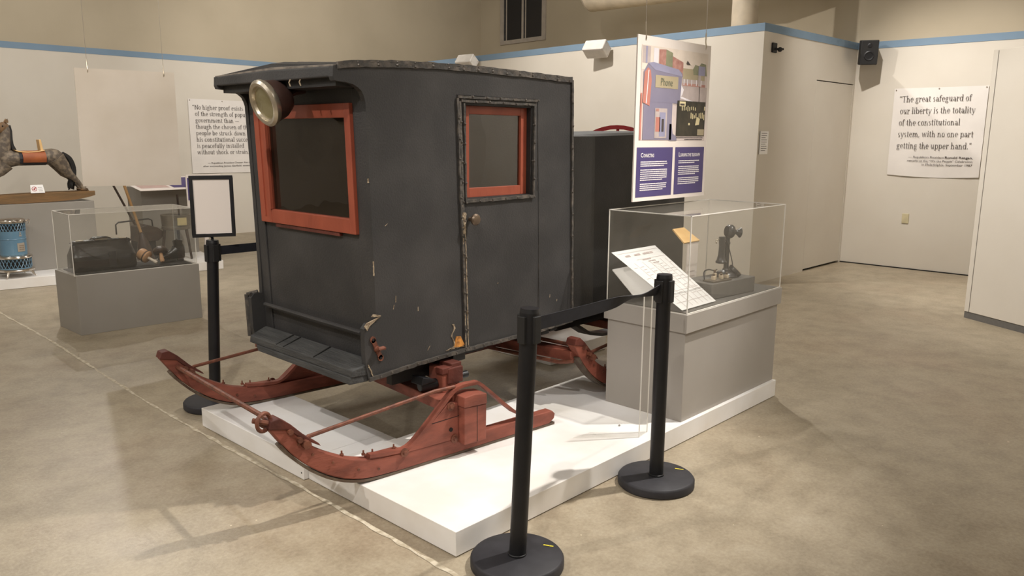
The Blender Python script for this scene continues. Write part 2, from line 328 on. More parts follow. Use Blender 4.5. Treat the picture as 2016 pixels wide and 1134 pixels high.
# ------------------------------------------------------------------ lettering: a small serif alphabet drawn from strokes
SW, TH = .085, .038
def _st(x, y0, y1, top='l', bot='b'):
    e = [('r', x, y0, x + SW, y1)]
    if bot == 'b': e.append(('r', x - .055, y0, x + SW + .055, y0 + TH))
    if top == 'l': e.append(('r', x - .06, y1 - TH, x + .01, y1))
    if top == 'b': e.append(('r', x - .055, y1 - TH, x + SW + .055, y1))
    return e
def _ring(cx, cy, rx, ry, a0=0, a1=360): return [('a', cx, cy, rx, ry, a0, a1)]
def _ln(x0, y0, x1, y1, wd): return [('l', x0, y0, x1, y1, wd)]
_arch = lambda x: _ring(x + .165, .30, .145, .18, 0, 180) + _st(x + .27, 0, .31, '', 'b')
GL = {
 'a': (.47, _ring(.21, .34, .15, .14, 0, 165) + _st(.32, 0, .35, '', '') + _ring(.21, .14, .16, .14) + [('r', .40, 0, .46, TH)]),
 'b': (.53, _st(.08, 0, .72, 'l', '') + _ring(.29, .24, .2, .25)), 'c': (.45, _ring(.25, .24, .2, .25, 48, 318)),
 'd': (.54, _st(.37, 0, .72, 'l', '') + _ring(.24, .24, .2, .25) + [('r', .45, 0, .51, TH)]),
 'e': (.47, _ring(.24, .24, .2, .25, 0, 318) + [('r', .07, .23, .44, .268)]),
 'f': (.34, _st(.10, 0, .58, '', 'b') + _ring(.25, .57, .13, .15, 20, 180) + [('r', .02, .44, .30, .48)]),
 'g': (.49, _ring(.22, .31, .16, .17) + _ring(.24, -.08, .2, .12) + _ln(.12, .15, .12, .02, .05) + [('r', .34, .42, .46, .46)]),
 'h': (.56, _st(.08, 0, .72) + _arch(.08 + .02)), 'i': (.28, _st(.1, 0, .48) + [('r', .1, .58, .19, .68)]),
 'k': (.54, _st(.08, 0, .72) + _ln(.16, .2, .44, .47, .045) + _ln(.22, .26, .46, .02, .085)), 'l': (.28, _st(.1, 0, .72)),
 'm': (.84, _st(.08, 0, .48) + _arch(.10) + _ring(.535, .30, .145, .18, 0, 180) + _st(.64, 0, .31, '', 'b')),
 'n': (.56, _st(.08, 0, .48) + _arch(.10)), 'o': (.49, _ring(.245, .24, .2, .25)),
 'p': (.54, _st(.08, -.2, .48) + _ring(.29, .24, .2, .25)), 'r': (.40, _st(.08, 0, .48) + _ring(.28, .33, .13, .14, 40, 165) + [('r', .30, .36, .38, .46)]),
 's': (.40, _ring(.2, .35, .13, .13, 40, 270) + _ring(.2, .12, .14, .125, -140, 90)),
 't': (.34, _st(.11, .06, .62, '', '') + _ring(.24, .1, .12, .11, 185, 330) + [('r', .03, .44, .30, .48)]),
 'u': (.55, _st(.08, .16, .48, 'l', '') + _ring(.24, .19, .145, .19, 180, 360) + _st(.36, 0, .48, 'l', '') + [('r', .44, 0, .51, TH)]),
 'v': (.50, _ln(.08, .48, .25, .0, .085) + _ln(.25, 0, .42, .48, .045) + [('r', .01, .45, .19, .48), ('r', .33, .45, .49, .48)]),
 'w': (.74, _ln(.08, .48, .22, 0, .085) + _ln(.22, 0, .36, .48, .045) + _ln(.36, .48, .5, 0, .085) + _ln(.5, 0, .64, .48, .045) + [('r', .01, .45, .17, .48), ('r', .56, .45, .72, .48)]),
 'x': (.50, _ln(.08, .48, .42, 0, .085) + _ln(.42, .48, .08, 0, .04) + [('r', .01, .45, .18, .48), ('r', .33, .45, .48, .48), ('r', .01, 0, .17, .03), ('r', .33, 0, .49, .03)]),
 'y': (.50, _ln(.08, .48, .26, .02, .085) + _ln(.43, .48, .2, -.2, .045) + [('r', .01, .45, .19, .48), ('r', .34, .45, .5, .48), ('r', .08, -.21, .21, -.15)]),
 'N': (.74, _st(.1, 0, .69, 'l', 'b') + _ln(.14, .69, .6, 0, .09) + _st(.565, 0, .69, 'b', '')),
 'T': (.62, _st(.27, 0, .69, '', 'b') + [('r', .03, .65, .6, .69), ('r', .03, .53, .07, .69), ('r', .56, .53, .6, .69)]),
 ',': (.24, [('r', .08, 0, .17, .08)] + _ln(.14, .03, .09, -.12, .04)), '.': (.24, [('r', .08, 0, .17, .085)]), ' ': (.25, []),
 '-': (.85, [('r', .05, .22, .8, .262)]),
 '<': (.42, _ln(.12, .55, .17, .7, .06) + _ln(.28, .55, .33, .7, .06) + [('r', .08, .53, .17, .61), ('r', .24, .53, .33, .61)]),
 '>': (.42, _ln(.10, .53, .15, .68, .06) + _ln(.26, .53, .31, .68, .06) + [('r', .1, .62, .19, .7), ('r', .26, .62, .35, .7)]),
}
def text_width(t): return sum(GL[c][0] for c in t)
def serif(mb, t, o, ux, uz, nrm, size, width=None, mi=0, depth=.0008):
    """letters of height size: o = left end of the base line"""
    O = Vector(o); U = Vector(ux); Z = Vector(uz); Nn = Vector(nrm); kx = size if width is None else width / text_width(t); x = 0
    def quad(ps, lay): mb.add([O + U * (p[0] * kx) + Z * (p[1] * size) + Nn * (depth + lay) for p in ps], [(0, 1, 2, 3)], mi)
    lay = 0
    for ch in t:
        adv, els = GL[ch]
        for e in els:
            lay = (lay + .00002) % .0003
            if e[0] == 'r': quad([(x + e[1], e[2]), (x + e[3], e[2]), (x + e[3], e[4]), (x + e[1], e[4])], lay)
            elif e[0] == 'l':
                _, x0, y0, x1, y1, wd = e; h = wd / 2
                quad([(x + x0 - h, y0), (x + x0 + h, y0), (x + x1 + h, y1), (x + x1 - h, y1)], lay)
            else:
                _, cx, cy, rx, ry, a0, a1 = e; n = max(4, int((a1 - a0) / 30)); prev = None
                for k in range(n + 1):
                    a = math.radians(a0 + (a1 - a0) * k / n); c, s_ = math.cos(a), math.sin(a)
                    po = (x + cx + rx * c, cy + ry * s_); pi = (x + cx + (rx - SW) * c, cy + (ry - TH) * s_)
                    if prev: quad([prev[1], prev[0], po, pi], lay)
                    prev = (po, pi)
        x += adv
    return x * kx
def plain(t, o, ux, uz, nrm, height, width=None, align='L', bold=0.0, mb=None, mi=0):
    """words in the built-in sans face, as faces in mb"""
    cu = bpy.data.curves.new('words', 'FONT'); cu.body = t; cu.size = 1.0; cu.offset = bold; cu.resolution_u = 2
    ob = bpy.data.objects.new('words', cu); COL.objects.link(ob)
    dg = bpy.context.evaluated_depsgraph_get(); dg.update(); me = bpy.data.meshes.new_from_object(ob.evaluated_get(dg))
    xs = [v.co.x for v in me.vertices]; x0, x1 = min(xs), max(xs); k = height / .7
    kx = k if width is None else width / (x1 - x0)
    O = Vector(o); U = Vector(ux); Z = Vector(uz); Nn = Vector(nrm)
    sh = -x0 if align == 'L' else -x1 if align == 'R' else -(x0 + x1) / 2
    mb.add([O + U * ((v.co.x + sh) * kx) + Z * (v.co.y * k) + Nn * .0008 for v in me.vertices], [tuple(p.vertices) for p in me.polygons], mi)
    bpy.data.objects.remove(ob); bpy.data.curves.remove(cu); bpy.data.meshes.remove(me)
def scribble(mb, o, ux, uz, nrm, length, h, mi=0, seed=0, gap=.3):
    """one line of unreadable small print"""
    rnd = random.Random(seed); x = 0; O = Vector(o); U = Vector(ux); Z = Vector(uz); Nn = Vector(nrm) * .0008
    while x < length - h:
        wl = min(length - x, h * rnd.choice((1.2, 2, 2.8, 3.6)))
        mb.add([O + U * x + Nn, O + U * (x + wl) + Nn, O + U * (x + wl) + Z * h + Nn, O + U * x + Z * h * (.8 + .2 * rnd.random()) + Nn], [(0, 1, 2, 3)], mi)
        x += wl + h * gap

# ------------------------------------------------------------------ the room
H = 5.0; ZT = 2.787; ZB = 2.705
struct(MB().box(-6.2, 11.5, -7.2, 10.3, -.1, 0).build('floor', M['floor']))
struct(MB().box(-6.2, 11.5, -7.2, 10.3, H, H + .1).build('ceiling', M['ceil']))
# old saw-cut joint across the slab, filled and crumbling
mb = MB(); pl = []; pr = []
for i in range(170):
    y = 6.6 - i * .06; x = -.085 + .027 * max(0, y - 1.5) + .012 * math.sin(y * 1.7) + random.uniform(-.004, .004)
    wd = random.uniform(.004, .014); pl.append((x - wd, y, .0016)); pr.append((x + wd, y, .0016))
mb.add(pl + pr, [(i, i + 1, 170 + i + 1, 170 + i) for i in range(169)])
struct(mb.build('trim_5', M['jointm']))
def wall(name, pts, z0, z1, m, extra=None):
    return struct(MB().xy(pts, z0, z1).build(name, m))
# left wall: beige below, blue band, the beige painted dimmer above
struct(MB().box(-6.2, 11.5, 10.2, 10.32, 0, ZB).build('wall_left', M['wall']))
struct(MB().box(-6.2, 11.5, 10.2, 10.32, ZT, H).build('wall_left_upper', M['upper']))
struct(MB().box(-6.2, 11.5, 10.195, 10.32, ZB, ZT).build('trim_1', M['stripe']))
# the walled-off room in the corner, lower than the hall
cor = [(6.20, 1.95), (8.66, 1.90), (8.66, 2.05), (6.36, 2.1), (7.22, 10.2), (7.08, 10.2)]
struct(MB().xy([(6.20, 1.95), (7.54, 1.922), (7.54, 2.07), (6.36, 2.1), (7.22, 10.2), (7.08, 10.2)], 0, ZB).xy([(7.54, 1.922), (8.66, 1.90), (8.66, 2.05), (7.54, 2.07)], 2.28, ZB)
       .xy([(8.61, 1.901), (8.66, 1.90), (8.66, 2.05), (8.61, 2.05)], 0, 2.28).build('wall_middle', M['wall']))
struct(MB().xy([(6.195, 1.945), (8.66, 1.895), (8.66, 2.05), (6.36, 2.1), (7.22, 10.2), (7.075, 10.2)], ZB, ZT).build('trim_2', M['stripe']))
struct(MB().xy([(6.25, 2.0), (8.66, 1.96), (9.3, 1.96), (10.2, 10.2), (7.12, 10.2)], ZT - .05, ZT - .005).build('ceiling_low', M['upper']))
d1 = struct(MB().xy([(7.55, 1.925), (8.605, 1.904), (8.605, 1.945), (7.55, 1.967)], .025, 2.268).build('door_1', M['wall']))
struct(MB().xy([(7.5, 1.96), (8.66, 1.95), (8.66, 2.2), (7.5, 2.2)], 0, 2.3).build('door_1_shadow_gap', M['dark']))
struct(MB().xy([(9.26, 1.9), (10.15, 10.2), (10.3, 10.2), (9.4, 1.9)], 2.7, H).build('wall_back_upper', M['upper']))
struct(MB().xy([(8.66, 1.9), (9.40, 3.2), (9.6, 3.2), (9.0, 1.9)], 2.75, H).build('wall_right_slant_fill', M['upper']))  # return slanted as an added fill so the dark corner catches light
struct(MB().xy([(8.66, -7.2), (8.8, -7.2), (8.8, 1.9), (8.66, 1.9)], 0, ZB).build('wall_right', M['wall']))
struct(MB().xy([(8.66, -7.2), (8.8, -7.2), (8.8, 1.9), (8.66, 1.9)], ZT, H).build('wall_right_upper', M['upper']))
struct(MB().xy([(8.655, -7.2), (8.8, -7.2), (8.8, 1.9), (8.655, 1.9)], ZB, ZT).build('trim_3', M['stripe']))
struct(MB().box(8.645, 8.66, -7.2, 1.9, 0, .012).build('baseboard_right', M['dark']))
struct(MB().box(-6.2, 8.8, -7.3, -7.2, 0, H).build('wall_front', M['wall']))
struct(MB().box(-6.3, -6.2, -7.3, 10.3, 0, H).build('wall_rear', M['wall']))

# high window on the back wall (plane x = 9.26 + .107 (y - 1.9))
def bw(y, off): return 9.26 + .107 * (y - 1.9) - off
def slab(mb, y0, y1, z0, z1, o0, o1, mi=0):
    mb.hexa([(bw(y0, o0), y0, z0), (bw(y1, o0), y1, z0), (bw(y1, o1), y1, z0), (bw(y0, o1), y0, z0)], [(bw(y0, o0), y0, z1), (bw(y1, o0), y1, z1), (bw(y1, o1), y1, z1), (bw(y0, o1), y0, z1)], mi); return mb
win = struct(slab(slab(slab(slab(MB(), 8.23, 8.33, 3.41, 4.9, .03, .0), 9.45, 9.55, 3.41, 4.9, .03, 0), 8.33, 9.45, 3.41, 3.485, .03, 0), 8.33, 9.45, 4.82, 4.9, .03, 0).build('window_1', M['winframe']))
slab(MB(), 8.33, 9.45, 3.48, 4.83, .008, 0).build('window_pane', M['winglass'], win)
slab(slab(slab(MB(), 8.86, 8.91, 3.48, 4.83, .025, .008), 8.79, 8.815, 3.48, 4.83, .018, .008), 9.36, 9.385, 3.48, 4.83, .02, .008).build('window_mullion', M['winframe'], win, each=1)

# pipe and duct over the low room
t = tag(MB().tube([(7.16, 2.69, ZT - .01), (7.16, 2.69, 5.0)], .152, 24).build('vent_pipe', M['pipe'], smooth=True), 'fat cream painted vertical pipe rising behind the blue-banded wall corner', 'pipe')
t = thing('air_duct', (8.4, 4.7, 3.6), 'big painted round air duct along the upper back wall beside the window', 'duct')
MB().tube([(8.54, 6.05, 3.80), (8.36, 4.3, 3.76), (8.15, 2.2, 3.72)], .25, 28).build('duct_tube', M['pipe'], t, smooth=True)
mb = MB(); mb.lathe([(.25, -.02), (.2, -.09), (0, -.12)], (8.54, 6.05, 3.80), (-.1, -1, 0), 28)
mb.build('duct_cap', M['pipe'], t, smooth=True)
mb = MB()
for y, x in ((5.6, 8.495), (3.4, 8.27)): mb.tube([(x, y, 4.0), (x, y, 5.0)], .008, 6)
mb.build('hanger_rod', M['wire'], t, each=1)

# pale partition panel at right
t = thing('partition_panel', (6.1, -.5, 0), 'tall off-white freestanding partition cut by the right edge of the picture', 'partition')
e = Vector((-.516, -.856, 0)); nn = Vector((.856, -.516, 0)); A0 = Vector((6.1, -.222, 0))
def pp(a, b, z): v = A0 + e * a + nn * b; return (v.x, v.y, z)
MB().hexa([pp(0, 0, .062), pp(2.4, 0, .062), pp(2.4, .12, .062), pp(0, .12, .062)], [pp(0, 0, 2.36), pp(2.4, 0, 2.36), pp(2.4, .12, 2.36), pp(0, .12, 2.36)]).build('panel', M['wall'], t, bevel=.003)
MB().hexa([pp(.0, .006, 0), pp(2.4, .006, 0), pp(2.4, .11, 0), pp(.0, .11, 0)], [pp(.0, .006, .062), pp(2.4, .006, .062), pp(2.4, .11, .062), pp(.0, .11, .062)]).build('toe_kick', M['darkgrey'], t)
MB().hexa([pp(.052, -.004, .062), pp(.056, -.004, .062), pp(.056, 0, .062), pp(.052, 0, .062)], [pp(.052, -.004, 2.35), pp(.056, -.004, 2.35), pp(.056, 0, 2.35), pp(.052, 0, 2.35)]).build('edge_seam', M['grey'], t)

# small fixtures on the walls
def wallbox(y, z, label):
    x = 6.2 + .107 * (y - 1.97)
    t = thing('wall_speaker', (x, y, z), label, 'speaker', 'white box speakers under the blue band')
    T = Matrix.Translation((x - .17, y, z)) @ Matrix.Rotation(math.radians(6), 4, 'Z') @ Matrix.Rotation(math.radians(38), 4, 'Y')
    MB(T).box(-.085, .085, -.15, .15, -.075, .075).build('cabinet', M['plastic'], t, bevel=.012)
    mb = MB(T)
    for a in (-.06, .06):
        for b in (-.05, .05): mb.lathe([(.006, 0), (.004, .003)], (a, -.15, b), (0, -1, 0), 8)
    mb.build('end_screw', M['wire'], t, each=1)
    MB(T).box(-.08, -.05, -.13, .13, -.079, -.074).build('grille', M['vinyl'], t)
    MB().box(x - .14, x + .01, y - .02, y + .02, z - .02, z + .03).build('bracket', M['speaker'], t)
wallbox(4.2, 2.675, 'white angled box speaker on the wall left of the hanging printed board')
wallbox(6.84, 2.69, 'white box speaker whose top just peeks over the black sleigh roof')
t = thing('corner_speaker', (8.5, 1.75, 2.65), 'black box speaker in the far right wall corner', 'speaker')
T = Matrix.Translation((8.42, 1.68, 2.64)) @ Matrix.Rotation(math.radians(28), 4, 'Z') @ Matrix.Rotation(math.radians(-6), 4, 'Y')
MB(T).box(-.09, .09, -.1, .1, -.145, .145).build('cabinet', M['speaker'], t, bevel=.01)
mb = MB(T); mb.lathe([(.06, 0), (.05, .004), (.02, -.004)], (-.091, 0, -.04), (-1, 0, 0), 20); mb.lathe([(.028, 0), (.02, .004)], (-.091, 0, .08), (-1, 0, 0), 16)
mb.build('speaker_cone', M['black'], t, each=1)
MB().tube([(8.45, 1.7, 2.66), (8.64, 1.84, 2.7)], .02, 8).build('bracket', M['black'], t)
t = thing('camera_bracket', (6.45, 1.93, 2.55), 'small black empty swivel bracket high on the shaded corner wall', 'bracket')
MB().box(6.37, 6.47, 1.925, 1.945, 2.5, 2.6).build('plate', M['speaker'], t, bevel=.004)
MB().tube([(6.42, 1.93, 2.54), (6.44, 1.88, 2.53), (6.475, 1.86, 2.535)], .012, 8).ball((6.44, 1.88, 2.53), .026).build('swivel_arm', M['speaker'], t, smooth=True)
t = thing('wall_notice', (6.2, 1.94, 1.55), 'narrow white printed notice taped to the shaded wall beside the corner', 'notice')
MB().box(6.11 + .12, 6.3 + .12, 1.936, 1.9395, 1.43, 1.675).build('sheet', M['paper'], t)
mb = MB()
for i in range(9): scribble(mb, (6.255, 1.9355, 1.65 - i * .023), (1, 0, 0), (0, 0, 1), (0, -1, 0), .13 - .03 * (i % 3 == 2), .006, seed=i)
mb.build('print_lines', M['ink'], t)
t = thing('blank_wall_plate', (8.655, 1.14, .64), 'small ivory cover plate low on the wall under the right-hand quote', 'wall plate')
MB().box(8.648, 8.66, 1.10, 1.18, .57, .69).build('plate', M['putty'], t, bevel=.004)
MB().lathe([(.004, 0), (.003, .002)], (8.648, 1.14, .66), (-1, 0, 0), 8).lathe([(.004, 0), (.003, .002)], (8.648, 1.14, .60), (-1, 0, 0), 8).build('plate_screw', M['putty'], t, each=1)

# ------------------------------------------------------------------ quotations printed on white vinyl
t = thing('quote_banner', (4.36, 10.19, 1.56), 'white wall banner with a quote beginning No higher proof exists', 'banner')
mb = MB(); N = 12
vs = []
for j in range(N + 1):
    for i in range(N + 1):
        u = i / N; v = j / N
        vs.append((3.805 + 1.15 * u + .022 * (1 - v) * 0, 10.188 - .004 * math.sin(9 * u + 5 * v) * (1 - v), 2.145 - 1.145 * (1 - v) - .01 * u))
mb.add(vs, [(j * (N + 1) + i, j * (N + 1) + i + 1, (j + 1) * (N + 1) + i + 1, (j + 1) * (N + 1) + i) for j in range(N) for i in range(N)])
mb.build('vinyl_sheet', M['vinyl'], t, smooth=True)
mb = MB(); k = .855 / text_width('<No higher proof exists')
for i, s in enumerate(['<No higher proof exists', 'of the strength of popular', 'government than -', 'though the chosen of the', 'people be struck down and', 'his constitutional successor', 'is peacefully installed', 'without shock or strain.>']):
    x0 = 3.862 + (0.038 if i else 0)
    serif(mb, s, (x0, 10.182, 1.985 - i * .0985), (1, 0, 0), (0, 0, 1), (0, -1, 0), .098, k * text_width(s))
for s, z in (('\u2014 Republican President Chester Alan Arthur,', 1.145), ('after succeeding James Garfield, assassinated', 1.095)):
    plain(s, (4.90, 10.182, z), (1, 0, 0), (0, 0, 1), (0, -1, 0), .026, .92 if s[0] == 'a' else .84, 'R', .006, mb)
mb.build('lettering', M['ink'], t)
mb = MB()
for x, z in ((3.83, 2.125), (4.36, 2.12), (4.93, 2.115)): mb.lathe([(.008, 0), (.004, .006)], (x, 10.182, z), (0, -1, 0), 8)
mb.build('push_pin', M['wire'], t, each=1)

t = thing('quote_banner', (8.64, .89, 1.69), 'white wall banner with a quote beginning The great safeguard of', 'banner')
mb = MB(); vs = []
for j in range(N + 1):
    for i in range(N + 1):
        u = i / N; v = j / N
        vs.append((8.648 - .005 * math.sin(8 * u + 6 * v) * (1 - v), 1.405 - 1.027 * u, 1.165 + 1.045 * v - .02 * (1 - v) * math.sin(PI * u)))
mb.add(vs, [(j * (N + 1) + i, j * (N + 1) + i + 1, (j + 1) * (N + 1) + i + 1, (j + 1) * (N + 1) + i) for j in range(N) for i in range(N)])
mb.build('vinyl_sheet', M['vinyl'], t, smooth=True)
mb = MB(); k = .83 / text_width('our liberty is the totality')
for i, s in enumerate(['<The great safeguard of', 'our liberty is the totality', 'of the constitutional', 'system, with no one part', 'getting the upper hand.>']):
    serif(mb, s, (8.641, 1.405 - .085 - (-.02 if i == 0 else 0), 2.21 - .165 - i * .139), (0, -1, 0), (0, 0, 1), (-1, 0, 0), .105, k * text_width(s))
for i, (a, b) in enumerate((('\u2014 Republican President ', 'Ronald Reagan,'), ('remarks at the \u201cWe the People\u201d Celebration', ''), ('in Philadelphia, September 1987', ''))):
    z = 2.21 - .835 - i * .044; O = lambda y: (8.641, y, z)
    if b:
        plain(b, O(.46), (0, -1, 0), (0, 0, 1), (-1, 0, 0), .027, .30, 'R', .02, mb); plain(a, O(.77), (0, -1, 0), (0, 0, 1), (-1, 0, 0), .027, .40, 'R', 0, mb)
    else: plain(a, O(.46), (0, -1, 0), (0, 0, 1), (-1, 0, 0), .027, .72 if i == 1 else .55, 'R', 0, mb)
mb.build('lettering', M['ink'], t)
mb = MB()
for y, z in ((1.385, 2.19), (.9, 2.195), (.40, 2.195)): mb.lathe([(.008, 0), (.004, .006)], (8.642, y, z), (-1, 0, 0), 8)
mb.build('push_pin', M['wire'], t, each=1)

# ------------------------------------------------------------------ low white platforms
PH = .1066
tag(MB().box(0, 2.735, 0, .925, .004, PH).build('display_platform', M['white'], bevel=.002), 'long low white platform under the near sleigh runner and the phone case', 'platform')
tag(MB().box(.003, .45, .927, 1.028, .002, PH - .001).build('display_platform', M['scuff'], bevel=.002), 'narrow white filler block between the long platform and the scuffed section', 'platform')
tag(MB().box(-.022, .452, 1.031, 2.06, .002, PH).build('display_platform', M['scuff'], bevel=.003), 'scuffed white platform section under the far front sleigh runner', 'platform')
tag(MB().box(2.25, 2.9, 1.45, 2.04, .002, PH).build('display_platform', M['white'], bevel=.003), 'white platform section under the far rear runner behind the sleigh', 'platform')
mb = MB()
mb.box(-.023, -.0215, 1.045, 1.052, .03, .037).box(-.023, -.0215, 1.045, 1.052, .075, .082)
mb.build('nail_hole', M['dark'], each=1, parent= bpy.data.objects['display_platform.002'])

# ------------------------------------------------------------------ the enclosed sleigh
YN, YF = .71, 1.72                       # near and far side of the cab
S = thing('enclosed_sleigh', (.9, 1.21, PH), 'antique black closed cab sleigh on red wooden runners', 'sleigh')
front_edge = [(.132, .526), (.118, .606), (.115, .764), (.135, .786), (.180, .784), (.178, .957), (.169, 1.33), (.154, 1.742), (.148, 1.762), (.138, 1.782), (.118, 1.798), (.092, 1.809), (.058, 1.815), (.025, 1.817), (.003, 1.819), (-.003, 1.835), (.0, 1.875)]
roof = [(.02, 1.882), (.085, 1.894), (.323, 1.908), (.524, 1.914), (.81, 1.917), (1.131, 1.912), (1.518, 1.905)]
def roofz(x):
    for (a, za), (b, zb) in zip(roof, roof[1:]):
        if a <= x <= b: return za + (zb - za) * (x - a) / (b - a)
    return roof[0][1]
# side walls
for nm, y0, y1 in (('side_panel', YN, YN + .03), ('side_panel', YF - .03, YF)):
    mb = MB()
    L = front_edge + roof[:3] + [(.67, roofz(.67)), (.672, 1.79), (.722, .552)]
    mb.xz(L, y0, y1)
    mb.xz([(.67, roofz(.67)), (.81, 1.917), (1.131, 1.912), (1.245, roofz(1.245)), (1.245, 1.79), (.672, 1.79)], y0, y1)
    mb.xz([(1.245, roofz(1.245)), (1.518, 1.905), (1.557, .567), (1.28, .554), (1.245, 1.79)], y0, y1)
    mb.build(nm, M['hide'], S)
    if y0 > 1: MB().xz([(.67, 1.79), (1.245, 1.79), (1.28, .553), (.722, .553)], y0, y1).build('door', M['hide'], S)
# floor, roof and back of the cab
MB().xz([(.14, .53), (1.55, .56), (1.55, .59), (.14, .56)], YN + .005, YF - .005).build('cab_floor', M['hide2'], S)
mb = MB()
ups = [(x, z + .016) for x, z in roof]; YC = (YN + YF) / 2
for (a, za), (b, zb) in zip(roof, roof[1:]):
    mb.hexa([(a, YN + .004, za - .02), (b, YN + .004, zb - .02), (b, YF - .004, zb - .02), (a, YF - .004, za - .02)], [(a, YN + .004, za), (b, YN + .004, zb), (b, YF - .004, zb), (a, YF - .004, za)])
    for ya, yb, sg in ((YN + .004, YC, 1), (YC, YF - .004, -1)):          # low crown across the roof
        ha, hb = (.0, .03) if sg > 0 else (.03, .0)
        mb.hexa([(a, ya, za), (b, ya, zb), (b, yb, zb), (a, yb, za)], [(a, ya, za + ha + .001), (b, ya, zb + ha + .001), (b, yb, zb + hb + .001), (a, yb, za + hb + .001)])
mb.build('roof', M['hide'], S)
MB().hexa([(1.527, YN + .02, .57), (1.557, YN + .02, .57), (1.557, YF - .02, .57), (1.527, YF - .02, .57)], [(1.49, YN + .02, 1.9), (1.518, YN + .02, 1.9), (1.518, YF - .02, 1.9), (1.49, YF - .02, 1.9)]).build('back_panel', M['hide'], S)
# front: posts, panel, header, visor
fx = lambda z: .178 - (z - .957) * .03                    # x of the front face at a height
def fslab(mb, y0, y1, z0, z1, d0=0.0, d1=.03, mi=0):
    return mb.hexa([(fx(z0) + d0, y0, z0), (fx(z0) + d1, y0, z0), (fx(z0) + d1, y1, z0), (fx(z0) + d0, y1, z0)], [(fx(z1) + d0, y0, z1), (fx(z1) + d1, y0, z1), (fx(z1) + d1, y1, z1), (fx(z1) + d0, y1, z1)], mi)
mb = MB(); fslab(mb, YN + .03, .812, .56, 1.80, .004, .05); fslab(mb, 1.622, YF - .03, .56, 1.80, .004, .05)
fslab(mb, .812, 1.622, .57, 1.168, .012, .04); fslab(mb, .812, 1.622, 1.735, 1.81, .01, .04)
mb.build('front_panel', M['hide'], S, bevel=.004)
mb = MB(); fslab(mb, .95, 1.50, 1.150, 1.166, -.004, .014); mb.build('window_slot', M['redd'], S)
mb = MB(); mb.tube([(.165, .80, .725), (.163, 1.2, .728), (.165, 1.64, .732)], .011, 8); mb.build('front_moulding', M['hide'], S, smooth=True)
mb = MB()
for y0, y1 in ((YN + .004, YC), (YC, YF - .004)):
    ha, hb = (0, .03) if y0 < YC - .2 else (.03, 0)
    mb.hexa([(-.003, y0, 1.833), (.16, y0, 1.833), (.16, y1, 1.833), (-.003, y1, 1.833)], [(.0, y0, 1.876 + ha * .25), (.16, y0, 1.897 + ha), (.16, y1, 1.897 + hb), (.0, y1, 1.876 + hb * .25)])
mb.build('visor', M['hide'], S, bevel=.006)
mb = MB()
for y0, y1 in ((YN + .004, YC), (YC, YF - .004)):
    ha, hb = (0, .03) if y0 < YC - .2 else (.03, 0)
    mb.hexa([(.004, y0, 1.8745 + ha * .25), (.16, y0, 1.897 + ha), (.16, y1, 1.897 + hb), (.004, y1, 1.8745 + hb * .25)], [(.004, y0, 1.881 + ha * .4), (.16, y0, 1.9015 + ha), (.16, y1, 1.9015 + hb), (.004, y1, 1.881 + hb * .4)])
mb.build('visor_top', M['dusty'], S)
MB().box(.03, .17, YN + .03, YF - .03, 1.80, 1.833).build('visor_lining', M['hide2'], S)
mb = MB()
for y, x in ((1.03, .0), (.955, .004)): mb.strip([(x, y, 1.838), (x - .006, y + .004, 1.822), (x - .003, y - .002, 1.806)], (0, 1, 0), .008, .002)
mb.build('torn_thread', M['torn'], S, each=1)
# weathered sill boards under the front
mb = MB()
mb.hexa([(.045, .715, .556), (.15, .715, .55), (.15, 1.66, .552), (.045, 1.60, .556)], [(.05, .715, .588), (.175, .715, .61), (.175, 1.66, .612), (.05, 1.60, .592)])
mb.build('sill_board', M['sill'], S, bevel=.005)
mb = MB()
for y in (1.02, 1.28, 1.345): mb.hexa([(.052, y, .585), (.17, y + .03, .605), (.17, y + .036, .605), (.052, y + .006, .585)], [(.05, y, .592), (.165, y + .03, .615), (.165, y + .036, .615), (.05, y + .006, .592)])
mb.build('sill_crack', M['dark'], S, each=1)
MB().hexa([(.035, .72, .525), (.14, .72, .52), (.14, 1.56, .522), (.035, 1.50, .53)], [(.04, .72, .557), (.14, .72, .557), (.14, 1.58, .557), (.04, 1.53, .557)]).build('sill_board', M['sill'], S, bevel=.004)
# inside: bench and dark lining
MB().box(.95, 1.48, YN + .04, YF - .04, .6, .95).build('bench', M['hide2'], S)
# front window
def frame(name, m, y0, y1, z0, z1, l, r, b, tp, d0, d1, parent):
    mb = MB(); fslab(mb, y0, y0 + r, z0, z1, d0, d1); fslab(mb, y1 - l, y1, z0, z1, d0, d1); fslab(mb, y0 + r, y1 - l, z0, z0 + b, d0 + .002, d1); fslab(mb, y0 + r, y1 - l, z1 - tp, z1, d0 + .002, d1)
    return mb.build(name, m, parent, bevel=.003)
wf = frame('front_window', M['sash'], .814, 1.622, 1.168, 1.738, .10, .042, .068, .062, -.012, .03, S)
mb = MB(); fslab(mb, 1.512, 1.524, 1.236, 1.676, -.018, .0); fslab(mb, 1.568, 1.574, 1.2, 1.72, -.018, .0); mb.build('moulding', M['sash'], wf, bevel=.002, each=1)
mb = MB(); fslab(mb, .853, 1.525, 1.233, 1.68, .012, .016); mb.build('glass_pane', M['dirtyglass'], wf)

